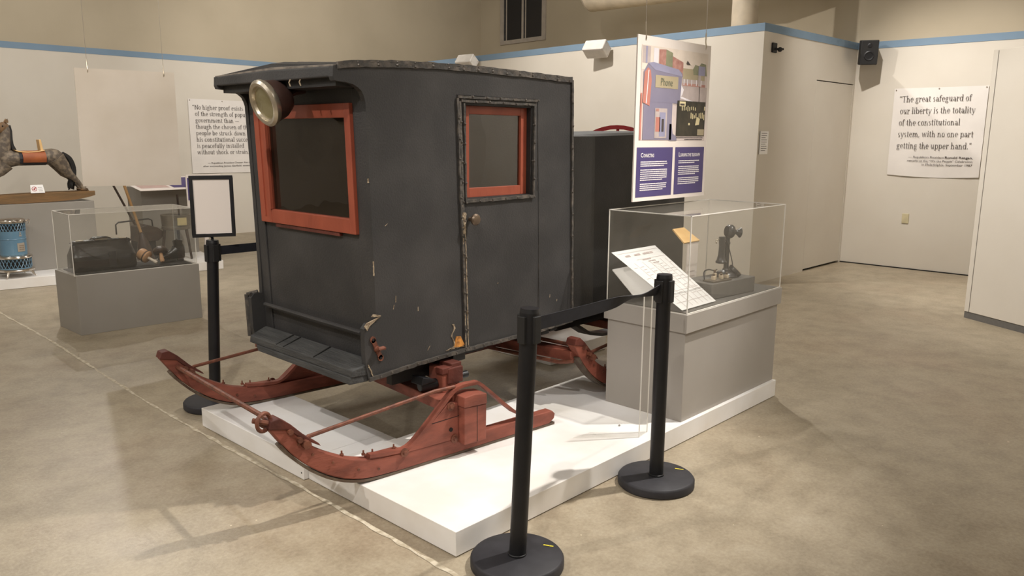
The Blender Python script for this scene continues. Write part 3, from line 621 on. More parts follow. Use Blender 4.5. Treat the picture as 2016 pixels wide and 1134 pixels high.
# leather-wrapped edges held by tacks
def piping(name, path, wd, w_, th, gap=.055, tk=.006, parent=S, m='piping'):
    P = [Vector(p) for p in path]; out = [P[0]]
    for a, b in zip(P, P[1:]):
        n = max(1, int((b - a).length / .03))
        for i in range(1, n + 1):
            q = a + (b - a) * i / n; out.append(q + Vector((random.uniform(-.0018, .0018), random.uniform(-.0012, 0), random.uniform(-.0018, .0018))))
    mb = MB(); mb.strip(out, wd, w_, th)
    d = 0; last = P[0]
    for a, b in zip(out, out[1:]):
        d += (b - a).length
        if d > gap:
            d = 0; W = Vector(wd).normalized(); t_ = (b - a).normalized(); nrm = t_.cross(W).normalized()
            c = b + W * random.uniform(-.003, .003)
            mb.ball(c - nrm * th * .5, tk, 6, 1); mb.ball(c + nrm * th * .5, tk, 6, 1)
    return mb.build(name, [M[m], M['tack']], parent)
ye = YN - .003
rl = [(x, ye, z - .008) for x, z in roof]
piping('roof_piping', [(.02, ye, 1.875)] + rl[1:], (0, 0, 1), .020, .010, .075)
piping('roof_piping', [(x, ye + .004, z + .006) for x, z in roof], (0, 0, 1), .010, .014, .09, .004)
piping('corner_piping', [(1.518, ye, 1.90), (1.536, ye, 1.24), (1.557, ye, .57)], (1, 0, 0), .014, .012, .11)
piping('bottom_piping', [(.132, ye, .531), (.408, ye, .548), (.719, ye, .556), (1.03, ye, .557), (1.28, ye, .558), (1.557, ye, .57)], (0, 0, 1), .018, .014, .06)
# door with its window
D = MB()
hole = (.733, 1.203, 1.303, 1.752)
D.xz([(.672, 1.788), (1.243, 1.788), (1.243, hole[3]), (.673, hole[3])], YN + .002, YN + .03)
D.xz([(.673, hole[3]), (hole[0], hole[3]), (hole[0] + .008, hole[2]), (.692, hole[2])], YN + .002, YN + .03)
D.xz([(hole[1], hole[3]), (1.243, hole[3]), (1.257, hole[2]), (hole[1] + .002, hole[2])], YN + .002, YN + .03)
D.xz([(.692, hole[2]), (1.257, hole[2]), (1.279, .556), (.722, .556)], YN + .002, YN + .03)
door = D.build('door', M['hide'], S)
mb = MB()
for a in ((.733, .738, 1.30, 1.755), (1.196, 1.204, 1.30, 1.755)): mb.box(a[0], a[1], YN + .004, YN + .06, a[2], a[3])
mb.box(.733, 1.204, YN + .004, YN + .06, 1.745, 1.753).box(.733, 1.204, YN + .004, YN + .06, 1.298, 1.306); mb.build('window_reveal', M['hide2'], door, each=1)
mb = MB(); y0, y1 = YN + .032, YN + .056
mb.box(.738, .785, y0, y1, 1.306, 1.745).box(1.152, 1.196, y0, y1, 1.306, 1.745).box(.785, 1.152, y0 + .001, y1, 1.306, 1.352).box(.785, 1.152, y0 + .001, y1, 1.705, 1.745)
mb.build('door_sash', M['sash'], door, bevel=.002)
MB().box(.78, 1.157, y0 + .012, y0 + .015, 1.348, 1.71).build('glass_pane', M['glass'], door)
piping('window_piping', [(.678, ye, 1.782), (1.238, ye, 1.782)], (0, 0, 1), .012, .010, .075, parent=door)
piping('window_piping', [(.70, ye, 1.764), (1.228, ye, 1.760)], (0, 0, 1), .011, .010, .075, parent=door)
piping('window_piping', [(1.216, ye, 1.755), (1.214, ye, 1.292)], (1, 0, 0), .010, .010, .08, parent=door)
piping('window_piping', [(.718, ye, 1.752), (.728, ye, 1.285)], (1, 0, 0), .009, .010, .08, parent=door)
piping('window_piping', [(.725, ye, 1.292), (1.212, ye, 1.294)], (0, 0, 1), .016, .012, .07, parent=door)
piping('edge_piping', [(.676, ye, 1.775), (.694, ye, 1.28), (.705, ye, 1.1), (.722, ye, .565)], (1, 0, 0), .012, .012, .08, parent=door)
piping('edge_piping', [(.69, ye, 1.76), (.709, ye, 1.26), (.722, ye, 1.05), (.74, ye, .565)], (1, 0, 0), .012, .010, .085, parent=door)
def ragged(mb, path, wd, off=0.0):
    prev = None
    for (x, z) in path:
        a = random.uniform(.2, 1) * wd; b = random.uniform(.2, 1) * wd
        cur = ((x - a, YN - .0095 + off, z), (x + b, YN - .0095 + off, z))
        if prev: mb.hexa([prev[0], prev[1], (prev[1][0], YN - .004 + off, prev[1][2]), (prev[0][0], YN - .004 + off, prev[0][2])], [cur[0], cur[1], (cur[1][0], YN - .004 + off, cur[1][2]), (cur[0][0], YN - .004 + off, cur[0][2])])
        prev = cur
mb = MB()
ragged(mb, [(.702 + (1.2 - z) * .028, z) for z in [1.275 - i * .012 for i in range(59)]], .004)
ragged(mb, [(.718 + (1.2 - z) * .028, z) for z in [1.225 - i * .012 for i in range(55)]], .0035)
ragged(mb, [(.713, 1.24 - i * .008) for i in range(14)], .014, -.002)
mb.build('frayed_edge', M['torn'], door)
mb = MB(); ragged(mb, [(.711 + (1.1 - z) * .028, z) for z in [1.10 - i * .02 for i in range(26)]], .005, .003); mb.build('exposed_wood', M['horse2'], door)
mb = MB(); mb.box(1.248, 1.2495, YN - .0005, YN + .003, 1.32, 1.72).box(1.2665, 1.268, YN - .0005, YN + .003, .62, 1.24); mb.build('door_seam', M['piping'], door, each=1)
mb = MB(); mb.lathe([(.011, 0), (.011, .014), (.009, .024), (.022, .028), (.028, .036), (.0285, .044), (.022, .052), (0, .055)], (.757, YN, 1.205), (0, -1, 0), 20)
mb.build('door_knob', M['brass'], door, smooth=True)
# torn spots in the covering and the rusty latch
for path, wd, off in (([(.640 + .01 * math.sin(i), .70 - i * .012) for i in range(11)], .007, .006), ([(.60 + i * .012, .575 + .004 * (i % 3)) for i in range(10)], .009, .006), ([(.130 + i * .0025, .60 - i * .006) for i in range(11)], .005, .006),
                      ([(.135 + i * .016, .527 + .0011 * i) for i in range(4)], .01, .006), ([(.174, 1.06 - i * .008) for i in range(9)], .003, .006), ([(.158, 1.42 - i * .006) for i in range(4)], .004, .007), ([(.80 + i * .02, .556 + .003 * (i % 2)) for i in range(14)], .012, .006)):
    mb = MB(); ragged(mb, path, wd, off); mb.build('torn_patch', M['torn'], S)
for x, z, dx, dz in ((.29, .86, .002, .03), (.275, .83, .006, .02), (.475, .60, .016, .02), (.42, .80, .001, .02), (.24, 1.21, .014, .01), (.95, .86, .004, .006), (1.36, .73, .003, .018), (1.42, .70, .003, .012)):
    mb = MB(); mb.hexa([(x, YN - .001, z), (x + .004, YN - .001, z), (x + .004, YN + .003, z), (x, YN + .003, z)], [(x + dx, YN - .001, z + dz), (x + dx + .003, YN - .001, z + dz), (x + dx + .003, YN + .003, z + dz), (x + dx, YN + .003, z + dz)])
    mb.build('scratch', M['torn'], S)
mb = MB(); mb.xz([(.645, .583), (.66, .635), (.69, .63), (.705, .60), (.716, .585), (.70, .578)], YN - .004, YN + .002); mb.build('bare_wood_patch', M['bare'], S)
mb = MB(); mb.xz([(.115, .776), (.128, .79), (.165, .80), (.205, .812), (.175, .795), (.14, .775), (.128, .756)], YN - .006, YN + .002).xz([(.155, .815), (.165, .825), (.205, .814), (.19, .81)], YN - .006, YN + .002)
mb.build('torn_flap', M['torn'], S, each=1)
mb = MB(); T = Matrix.Translation((.178, YN, .665)) @ Matrix.Rotation(math.radians(-24), 4, 'Y')
mb.T = T
mb.box(-.011, .011, -.006, .002, -.052, .052)
for dz in (-.05, .05): mb.lathe([(.015, 0), (.015, .007)], (0, .001, dz), (0, -1, 0), 12).lathe([(.006, 0), (.006, .002)], (0, -.006, dz), (0, -1, 0), 8, 1)
mb.tube([(-.006, -.006, 0), (0, -.028, .006), (.016, -.03, .0), (.026, -.022, -.01)], .009, 8).lathe([(.016, 0), (.014, .012)], (0, -.002, 0), (0, -1, 0), 10)
mb.build('latch', [M['rust'], M['dark']], S, smooth=True)
# side wings of the lower front
mb = MB(); mb.tube([(.125, 1.742, .552), (.118, 1.742, .776)], .012, 8).tube([(.122, 1.70, .782), (.118, 1.735, .778), (.16, 1.70, .792)], .01, 8); mb.build('wing_roll', M['piping'], S, smooth=True, each=1)
MB().tube([(.13, 1.69, .55), (.13, 1.69, .50)], .007, 6).build('wing_bolt', M['rust'], S)

# narrower back body
mb = MB()
y0, y1, ya, yb = YN, YF, .782, 1.648
prof = lambda x: 1.612 + (x - 1.55) * .02
mb.hexa([(1.54, y0 + .005, .60), (1.85, ya, .54), (1.85, yb, .54), (1.54, y1 - .005, .60)], [(1.54, y0 + .005, 1.603), (1.79, ya, 1.606), (1.79, yb, 1.606), (1.54, y1 - .005, 1.603)])
mb.hexa([(1.85, ya, .54), (2.86, ya, .54), (2.86, yb, .54), (1.85, yb, .54)], [(1.79, ya, 1.606), (2.83, ya, 1.630), (2.83, yb, 1.630), (1.79, yb, 1.606)])
mb.hexa([(1.54, y0 + .03, 1.603), (1.79, ya, 1.606), (1.79, yb, 1.606), (1.54, y1 - .03, 1.603)], [(1.54, y0 + .11, 1.612), (1.79, ya + .06, 1.617), (1.79, yb - .06, 1.617), (1.54, y1 - .11, 1.612)])
mb.hexa([(1.79, ya, 1.606), (2.83, ya, 1.630), (2.83, yb, 1.630), (1.79, yb, 1.606)], [(1.79, ya + .06, 1.617), (2.80, ya + .06, 1.644), (2.80, yb - .06, 1.644), (1.79, yb - .06, 1.617)])
mb.build('rear_body', M['hide'], S, bevel=.004)
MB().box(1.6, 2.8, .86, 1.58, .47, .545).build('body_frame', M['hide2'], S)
mb = MB(); mb.strip([(2.0, 1.2, .48), (2.15, 1.2, .372), (2.31, 1.2, .278), (2.45, 1.2, .245), (2.62, 1.2, .235), (2.75, 1.2, .30)], (0, 1, 0), .10, .02); mb.build('spring_strap', M['black'], S, smooth=True)
mb = MB(); mb.box(.66, .74, YN + .02, YN + .10, .50, .552).box(.70, .9, YN + .05, YN + .12, .515, .552); mb.build('floor_cleat', M['hide2'], S, each=1)
mb = MB(); mb.box(1.30, 1.36, YN + .0, YN + .05, .527, .56).box(1.37, 1.43, YN + .0, YN + .05, .535, .565); mb.build('ragged_hem', M['hide2'], S, each=1)

# head lamp under the visor
hd = Vector((-.945, .0, -.30)).normalized(); hc = Vector((-.052, 1.163, 1.737))
lampo = MB().lathe([(.094, -.01), (.094, -.03), (.084, -.075), (.062, -.11), (.03, -.13), (0, -.134)], hc, hd, 28).build('head_lamp', M['shell'], S, smooth=True)
MB().lathe([(.074, .0), (.078, .012), (.092, .016), (.103, .006), (.104, -.008), (.096, -.02), (.088, -.02)], hc, hd, 36).build('lamp_rim', M['nickel'], lampo, smooth=True)
MB().lathe([(.078, -.012), (.066, -.05), (.042, -.08), (.014, -.094), (0, -.096)], hc, hd, 28).build('reflector', M['reflector'], lampo, smooth=True)
MB().lathe([(.079, -.002), (.05, .004), (0, .006)], hc, hd, 28).build('lens', M['lens'], lampo, smooth=True)
mb = MB(); a = hc - hd * .03
mb.tube([a + Vector((.0, .052, .004)), a + Vector((0, .04, .022)), a + Vector((0, .015, .024)), a + Vector((0, -.008, .012)), a + Vector((0, -.018, -.002))], .0038, 8).ball(a + Vector((0, -.019, -.004)), .008)
mb.build('burner_arm', M['dark'], lampo, smooth=True)
MB().tube([hc - hd * .10, (.10, 1.163, 1.79), (.15, 1.163, 1.80)], .014, 8).build('lamp_bracket', M['shell'], lampo, smooth=True)

# ---- bob sleds: runners, knees, beams and iron
def smooth_path(p, n=3):
    out = []
    for i in range(len(p) - 1):
        P0, P1, P2, P3 = [Vector(p[max(0, min(len(p) - 1, k))]) for k in (i - 1, i, i + 1, i + 2)]
        for j in range(n):
            t_ = j / n; out.append(.5 * ((2 * P1) + (P2 - P0) * t_ + (2 * P0 - 5 * P1 + 4 * P2 - P3) * t_ ** 2 + (3 * P1 - P0 - 3 * P2 + P3) * t_ ** 3))
    out.append(Vector(p[-1])); return [tuple(v) for v in out]
bot = smooth_path([(-1.005, .452), (-.985, .425), (-.922, .337), (-.837, .252), (-.725, .177), (-.60, .133), (-.45, .121), (-.30, .119), (.52, .119)], 3)
top = smooth_path([(-1.0, .482), (-.972, .484), (-.94, .462), (-.881, .400), (-.80, .322), (-.70, .262), (-.62, .228), (-.53, .207), (-.44, .20)], 3) + [(.0, .188), (.54, .186)]
shoe = smooth_path([(-.96, .376), (-.922, .325), (-.837, .240), (-.725, .166), (-.60, .124), (-.45, .1132), (-.30, .1128), (.56, .1128)], 3)
def runner(T, out):                       # out = +1: iron and knee on the -y face ; built between local y 0 .. .055
    R_ = MB(T); poly = bot + [(.555, .14), (.562, .165)] + top[::-1]
    R_.xz(poly, 0, .055); r = R_.build('runner', M['red'], S, bevel=.005)
    MB(T).strip([(x, .0275, z) for x, z in shoe], (0, 1, 0), .05, .012).build('runner_shoe', M['shoe'], r)
    MB(T).xz([(-1.012, .46), (-1.0, .492), (-.965, .496), (-.92, .462), (-.86, .40), (-.80, .352), (-.79, .336), (-.862, .38), (-.93, .44)], -.006, .061).build('toe_iron', M['redd'], r, bevel=.003)
    MB(T).xz([(-.56, .20), (-.44, .198), (-.37, .193), (-.40, .218), (-.56, .222)], .004, .051).build('rest_block', M['red'], r, bevel=.003)
    ys = (-.004, .03) if out > 0 else (.025, .059)
    MB(T).xz([(-.372, .195), (-.14, .372), (-.082, .368), (-.078, .19)], *ys).build('side_plate', M['red'], r, bevel=.003)
    MB(T).xz([(-.235, .3), (-.078, .304), (-.078, .3015), (-.23, .297)], ys[0] - .001, ys[1] + .001).build('plate_crack', M['dark'], r)
    ky = (-.05, .045) if out > 0 else (.01, .105)
    MB(T).xz([(-.078, .168), (.052, .165), (.055, .345), (-.078, .352)], *ky).build('knee_block', M['red'], r, bevel=.004)
    MB(T).xz([(-.082, .352), (.056, .346), (.054, .398), (-.02, .408), (-.08, .402)], ky[0] - .003, ky[1] + .003).build('knee_block', M['red'], r, bevel=.004)
    MB(T).box(-.004, -.001, ky[0] - .0008, ky[1] + .0008, .17, .345).build('block_crack', M['dark'], r)
    yb_ = .012
    p = smooth_path([(-.56, yb_, .228), (-.44, yb_, .213), (-.36, yb_, .214), (-.28, yb_, .27), (-.15, yb_, .385), (-.08, yb_, .437), (.02, yb_, .440), (.07, yb_, .42), (.27, yb_, .245), (.37, yb_, .20)], 3)
    MB(T).strip(p, (0, 1, 0), .034, .015).build('runner_brace', M['red'], r)
    MB(T).tube([(-.862, .0, .372), (-.84, yb_, .385), (-.20, yb_, .445), (-.09, yb_, .443)], .009, 8).build('brace_rod', M['rust'], r, smooth=True)
    mb = MB(T)
    for x, z in ((-.125, .36), (-.105, .196), (-.385, .2)): 
        y_ = ys[0] if out > 0 else ys[1]
        mb.lathe([(.021, 0), (.021, .006), (.011, .007), (.010, .016), (0, .018)], (x, y_, z), (0, -1 if out > 0 else 1, 0), 12)
    mb.build('carriage_bolt', M['rust'], r, smooth=True, each=1)
    mb = MB(T); mb.lathe([(.010, 0), (.010, .004)], (-.125, ys[0] - .0005 if out > 0 else ys[0] - .0045, .245), (0, -1 if out > 0 else 1, 0), 10); mb.build('plate_hole', M['dark'], r)
    mb = MB(T)
    for x, z in ((-.68, .254), (-.575, .228), (-.53, .222), (-.42, .216)): mb.lathe([(.009, 0), (.009, .008), (.004, .008), (.004, .022)], (x, .028, z), (0, 0, 1), 8)
    for x, z in ((-.74, .25), (-.62, .185), (-.52, .16), (-.83, .31), (-.89, .37)): mb.lathe([(.007, 0), (.006, .003)], (x, -.006, z), (0, -1, 0), 8)
    mb.build('runner_bolt', M['rust'], r, each=1)
    mb = MB(T); mb.lathe([(.018, -.02), (.018, .02)], (-.862, -.012, .366), (0, 1, 0), 10).lathe([(.012, -.012), (.012, .012)], (-.888, -.012, .39), (0, 1, 0), 8); mb.build('shackle', M['rust'], r, each=1)
    return r
def bob(T, spread):
    runner(T, 1); runner(T @ Matrix.Translation((0, spread, 0)), -1)
    MB(T).tube([(-.925, -.02, .432), (-.93, spread * .5, .42), (-.925, spread + .06, .40)], .0115, 8).build('draw_rod', M['rust'], S, smooth=True)
    MB(T).hexa([(-.16, .04, .335), (-.05, .04, .335), (-.05, spread + .02, .335), (-.16, spread + .02, .335)], [(-.16, .04, .385), (-.05, .04, .385), (-.05, spread + .02, .40), (-.16, spread + .02, .40)]).build('cross_beam', M['red'], S, bevel=.004)
    MB(T).box(-.062, .03, .10, spread - .05, .425, .505).build('bolster', M['redd'], S, bevel=.005)
TB = Matrix.Translation((.6, .541, .0015)) @ Matrix.Rotation(-.100, 4, 'Z')
bob(TB, 1.312)
mb = MB(TB)                                # towing eye by the near toe
cx, cy, cz = -1.02, .02, .487
ring = [(cx + .036 * math.cos(a) * .9, cy + .0 + .012 * math.cos(a), cz + .036 * math.sin(a)) for a in [i * PI / 12 for i in range(25)]]
mb.tube(ring, .0085, 8, cap=False); mb.tube([(-1.06, .03, .50), (-.965, .012, .466)], .011, 8); mb.build('towing_eye', M['rust'], S, smooth=True)
MB(TB).tube([(-.93, .05, .44), (-1.0, .04, .455), (-1.03, .06, .478)], .0105, 8).build('towing_hook', M['rust'], S, smooth=True)
MB().box(.525, .632, .655, .76, .372, .505).build('bolster_end', M['red'], S, bevel=.005)
mb = MB(); mb.box(.515, .58, .648, .70, .482, .512).box(.575, .64, .65, .74, .505, .525); mb.build('bolster_strap', M['redd'], S, bevel=.003, each=1)
mb = MB(); mb.tube([(.43, .72, .43), (.52, .70, .43)], .026, 10).tube([(.63, .69, .44), (.71, .685, .44)], .018, 10).hexa([(.42, .69, .44), (.50, .67, .45), (.50, .75, .45), (.42, .77, .44)], [(.43, .69, .478), (.49, .67, .462), (.49, .75, .462), (.43, .77, .478)])
mb.build('spring_clamp', M['black'], S, bevel=.003, each=1)
mb = MB(); mb.box(.33, .62, .80, .84, .44, .545).box(.33, .62, 1.58, 1.62, .44, .545); mb.build('bolster_bracket', M['hide2'], S, each=1)
TR = Matrix.Translation((2.46, .60, .0015))
bob(TR, 1.25)
mb = MB(TR); mb.hexa([(-.985, .04, .352), (-.90, .04, .352), (-.90, 1.22, .30), (-.985, 1.22, .30)], [(-.99, .04, .412), (-.90, .04, .412), (-.90, 1.22, .37), (-.99, 1.22, .37)]); mb.build('toe_beam', M['red'], S, bevel=.006)
MB(TR).tube([(-.99, .02, .36), (-1.02, .10, .345), (-1.02, 1.1, .31), (-.99, 1.24, .34)], .012, 8).build('draw_rod', M['rust'], S, smooth=True)
MB().tube([(.55, 1.21, .36), (1.5, 1.21, .36), (2.4, 1.21, .40)], .022, 8).build('reach_pole', M['redd'], S)

# ------------------------------------------------------------------ belt stanchions
def stanchion(loc, label, tilt=(0, 0)):
    t = thing('belt_stanchion', loc, label, 'stanchion', 'black belt barrier posts')
    x, y, z = loc
    MB().lathe([(.172, 0), (.178, .006), (.178, .034), (.172, .042), (.168, .0445), (0, .0455)], loc, (0, 0, 1), 56).build('base', M['blackbase'], t, smooth=True)
    dx, dy = tilt
    mb = MB(); mb.lathe([(.036, .044), (.036, .052), (.0335, .054)], loc, (0, 0, 1), 32)
    P = lambda h: (x + dx * h, y + dy * h, z + h)
    mb.tube([P(.05), P(.875)], .0325, 32); mb.build('post', M['black'], t, smooth=True)
    mb = MB(); mb.tube([P(.875), P(.985)], .036, 32); mb.tube([P(.985), P(1.0)], [.036, .0335], 32); mb.build('belt_head', M['black'], t, smooth=True)
    mb = MB()
    for k in range(4):
        a = k * PI / 2; c = Vector(P(.93)) + Vector((math.cos(a), math.sin(a), 0)) * .035
        T = Matrix.Translation(c) @ Matrix.Rotation(a, 4, 'Z'); o = MB(T); o.box(-.004, .009, -.017, .017, -.055, .045); o.build('belt_clip', M['speaker'], t, bevel=.003)
    mb = MB(); scribble(mb, (x + .14, y - .062, .0458), (-.42, .9, 0), (-.9, -.42, 0), (0, 0, 1), .040, .0075, seed=4, gap=.15)
    mb.build('yellow_print', M['yellow'], t)
    return t, P
s1, P1 = stanchion((.127, -.204, 0), 'black belt stanchion nearest the viewer at the platform corner', (.026, -.028))
s2, P2 = stanchion((1.11, -.18, 0), 'black belt stanchion standing in front of the acrylic phone case', (.0, .0))
s3, P3 = stanchion((.192, 2.34, 0), 'black belt stanchion topped by a blank framed sign', (.04, -.018))
s4, P4 = stanchion((1.75, 2.36, 0), 'black belt stanchion hidden behind the sleigh', (.0, .0))
def belt(name, a, b, zs, tw, label):
    n = 28; mb = MB(); A = Vector(a); B = Vector(b); path = []; d = (B - A).normalized(); side = d.cross(Vector((0, 0, 1))).normalized(); vs = []
    for i in range(n + 1):
        u = i / n; p = A + (B - A) * u; an = tw(u); sag = zs * (1 - (2 * u - 1) ** 2)
        wv = Vector((0, 0, 1)) * math.cos(an) + side * math.sin(an); nv = side * math.cos(an) - Vector((0, 0, 1)) * math.sin(an)
        p = p - Vector((0, 0, sag))
        for q in (p - wv * .026, p + wv * .026): vs += [q - nv * .0012, q + nv * .0012]
    fs = []
    for i in range(n):
        a_, b_ = i * 4, i * 4 + 4
        fs += [(a_, b_, b_ + 2, a_ + 2), (a_ + 1, a_ + 3, b_ + 3, b_ + 1), (a_ + 2, b_ + 2, b_ + 3, a_ + 3), (a_, a_ + 1, b_ + 1, b_)]
    mb.add(vs, fs); return tag(mb.build(name, M['tape'], smooth=True), label, 'belt')
tb = lambda P, sx: (P(.935)[0] + sx, P(.935)[1], P(.935)[2])
belt('barrier_belt', tb(P1, .046), tb(P2, -.046), .004, lambda u: .1 + 1.0 * math.exp(-((u - .80) / .16) ** 2), 'slightly twisted black belt stretched between the two near stanchions')
belt('barrier_belt', tb(P3, .046), tb(P4, -.046), .004, lambda u: 0, 'black belt running from the sign-topped stanchion behind the sleigh')
# framed sign clipped on the far post
t = thing('sign_frame', (.23, 2.32, 1.0), 'blank black framed sign on top of the far left stanchion', 'sign')
fu = Vector((.905, -.425, 0)); fn = Vector((-.425, -.905, 0)); F0 = Vector((.126, 2.346, 1.017))
def fp(a, z, n_): v = F0 + fu * a + fn * n_; return (v.x, v.y, z)
def fbox(mb, a0, a1, z0, z1, n0, n1): return mb.hexa([fp(a0, z0, n0), fp(a1, z0, n0), fp(a1, z0, n1), fp(a0, z0, n1)], [fp(a0, z1, n0), fp(a1, z1, n0), fp(a1, z1, n1), fp(a0, z1, n1)])
mb = MB(); fbox(mb, 0, .235, 0 + 1.02, 1.04, -.008, .008); fbox(mb, 0, .235, 1.352, 1.372, -.008, .008); fbox(mb, 0, .020, 1.04, 1.352, -.008, .008); fbox(mb, .215, .235, 1.04, 1.352, -.008, .008)
mb.build('frame', M['black'], t, bevel=.002)
mb = MB(); fbox(mb, .018, .217, 1.038, 1.354, -.003, .002); mb.build('blank_sheet', M['board'], t)
mb = MB(); mb.tube([P3(1.0005), P3(1.012), fp(.10, 1.03, 0)], .008, 10); mb.build('stem', M['black'], t)

# ------------------------------------------------------------------ telephone display case
t = thing('display_pedestal', (2.19, .27, PH), 'grey pedestal with wide cap carrying the clear phone case', 'pedestal')
MB().box(1.652, 2.728, .022, .523, PH, .60).build('base', M['greylight'], t, bevel=.002)
MB().box(1.636, 2.744, .006, .540, .597, .697).build('cap', M['greylight'], t, bevel=.002)
def acrylic(label, x0, x1, y0, y1, z0, z1, T=None, name='acrylic_cover'):
    c = thing(name, ((x0 + x1) / 2, (y0 + y1) / 2, z0), label, 'acrylic cover')
    q = .005
    MB(T).box(x0, x1, y0, y0 + q, z0, z1 - q).build('front_pane', M['acrylic2'], c); MB(T).box(x0, x1, y1 - q, y1, z0, z1 - q).build('back_pane', M['acrylic'], c)
    MB(T).box(x0, x0 + q, y0 + q, y1 - q, z0, z1 - q).build('side_pane', M['acrylic2'], c); MB(T).box(x1 - q, x1, y0 + q, y1 - q, z0, z1 - q).build('side_pane', M['acrylic'], c)
    MB(T).box(x0, x1, y0, y1, z1 - q, z1).build('top_pane', M['acrylic2'], c)
    mb = MB(T); e = .0024
    for a, b in ((x0, y0), (x1, y0), (x0, y1), (x1, y1)): mb.box(a - e, a + e, b - e, b + e, z0, z1)
    for b in (y0, y1): mb.box(x0 - e, x1 + e, b - e, b + e, z1 - e, z1 + e)
    for a in (x0, x1): mb.box(a - e, a + e, y0, y1, z1 - e, z1 + e)
    for b in (y0, y1): mb.box(x0, x1, b - e, b + e, z0, z0 + .004)
    mb.build('polished_edges', M['acedge'], c)
    return c
acrylic('clear acrylic cover over the candlestick telephone on the right pedestal', 1.652, 2.733, .018, .552 - .02, .698, 1.208)
MB_floor = MB().box(1.662, 2.723, .03, .522, .6975, .702); tag(MB_floor.build('case_liner', M['darkgrey']), 'dark grey cloth lining the floor of the phone case', 'liner')
t = thing('riser_block', (2.28, .19, .702), 'dark grey cloth-covered block under the candlestick telephone', 'display block')
T = Matrix.Translation((2.275, .185, .703)) @ Matrix.Rotation(math.radians(-6), 4, 'Z')
MB(T).box(-.215, .215, -.105, .105, 0, .09).build('block', M['darkgrey'], t, bevel=.004)
# candlestick telephone
bx, by, bz = 2.335, .175, .794
t = thing('candlestick_telephone', (bx, by, bz), 'black candlestick telephone with hanging receiver inside the acrylic case', 'telephone')
MB().lathe([(.066, 0), (.068, .008), (.062, .02), (.045, .032), (.022, .042), (.015, .055), (.0145, .19), (.018, .20), (.0145, .21), (.013, .235), (0, .24)], (bx, by, bz), (0, 0, 1), 28).build('stand', M['blackphone'], t, smooth=True)
fd = Vector((.80, -.55, -.12)).normalized(); hc = Vector((bx + .012, by - .008, bz + .268))
MB().tube([(bx, by, bz + .225), (bx, by, bz + .262)], [.016, .012], 12).build('yoke', M['blackphone'], t, smooth=True)
MB().lathe([(0, -.028), (.03, -.026), (.040, -.012), (.041, .004), (.034, .016), (.017, .022), (.013, .034), (.017, .046), (.029, .060), (.030, .063), (.020, .056), (.006, .05)], hc, fd, 26).build('mouthpiece', M['blackphone'], t, smooth=True)
rx, ry = bx - .045, by + .010
MB().lathe([(.031, 0), (.033, .008), (.026, .018), (.019, .05), (.0165, .10), (.021, .145), (.019, .155), (0, .157)], (rx, ry, bz + .085), (0, 0, 1), 22).build('receiver', M['blackphone'], t, smooth=True)
mb = MB(); mb.tube([(bx, by, bz + .20), (bx - .03, by + .008, bz + .222), (rx - .02, ry + .01, bz + .226), (rx - .034, ry + .018, bz + .222), (rx - .038, ry + .02, bz + .21), (rx - .032, ry + .018, bz + .203)], .004, 8); mb.build('switch_hook', M['nickel'], t, smooth=True)
mb = MB(); mb.tube(smooth_path([(rx, ry, bz + .24), (rx + .02, ry - .02, bz + .21), (rx + .035, ry - .035, bz + .15), (rx + .05, ry - .045, bz + .09), (rx + .06, ry - .05, bz + .03)], 4), .0028, 6); mb.build('receiver_cord', M['cloth'], t, smooth=True)
dd = Vector((.50, -.52, .69)).normalized(); dc = Vector((bx + .040, by - .042, bz + .040))
dial = MB().lathe([(.0, -.022), (.040, -.02), (.043, -.006), (.043, .002), (.035, .004), (0, .004)], dc, dd, 26).build('dial', M['blackphone'], t, smooth=True)
MB().lathe([(.040, .003), (.041, .0055), (.031, .0065), (.030, .0045)], dc, dd, 28).build('dial_ring', M['porcelain'], dial, smooth=True)
MB().lathe([(.0, .0045), (.018, .005), (.016, .007), (0, .008)], dc, dd, 20).build('dial_card', M['porcelain'], dial, smooth=True)
# insulator bracket with porcelain blocks
t = thing('terminal_block', (2.165, .13, .794), 'small terminal board with cream porcelain knobs beside the telephone', 'terminal block')
T = Matrix.Translation((2.175, .14, .794)) @ Matrix.Rotation(math.radians(-8), 4, 'Z')
MB(T).box(-.085, .085, -.038, .038, 0, .010).build('board', M['steel'], t, bevel=.002)
for i, (x, y, h) in enumerate(((-.05, -.01, .034), (-.012, .012, .05), (.02, -.012, .03), (.045, .01, .034), (.065, -.014, .03))):
    o = MB(T); o.box(x - .010, x + .010, y - .010, y + .010, .010, .010 + h * .7); o.build('porcelain_block', M['porcelain'], t, bevel=.003)
    o = MB(T); o.lathe([(.007, 0), (.007, h * .35), (.004, h * .4)], (x, y, .01 + h * .7), (0, 0, 1), 10); o.build('brass_terminal', M['brass'], t, smooth=True)
mb = MB(T); mb.tube(smooth_path([(-.08, .03, .012), (-.06, .05, .05), (-.02, .05, .06), (.03, .05, .05), (.07, .06, .05)], 4), .004, 6); mb.build('bent_wire', M['black'], t, smooth=True)
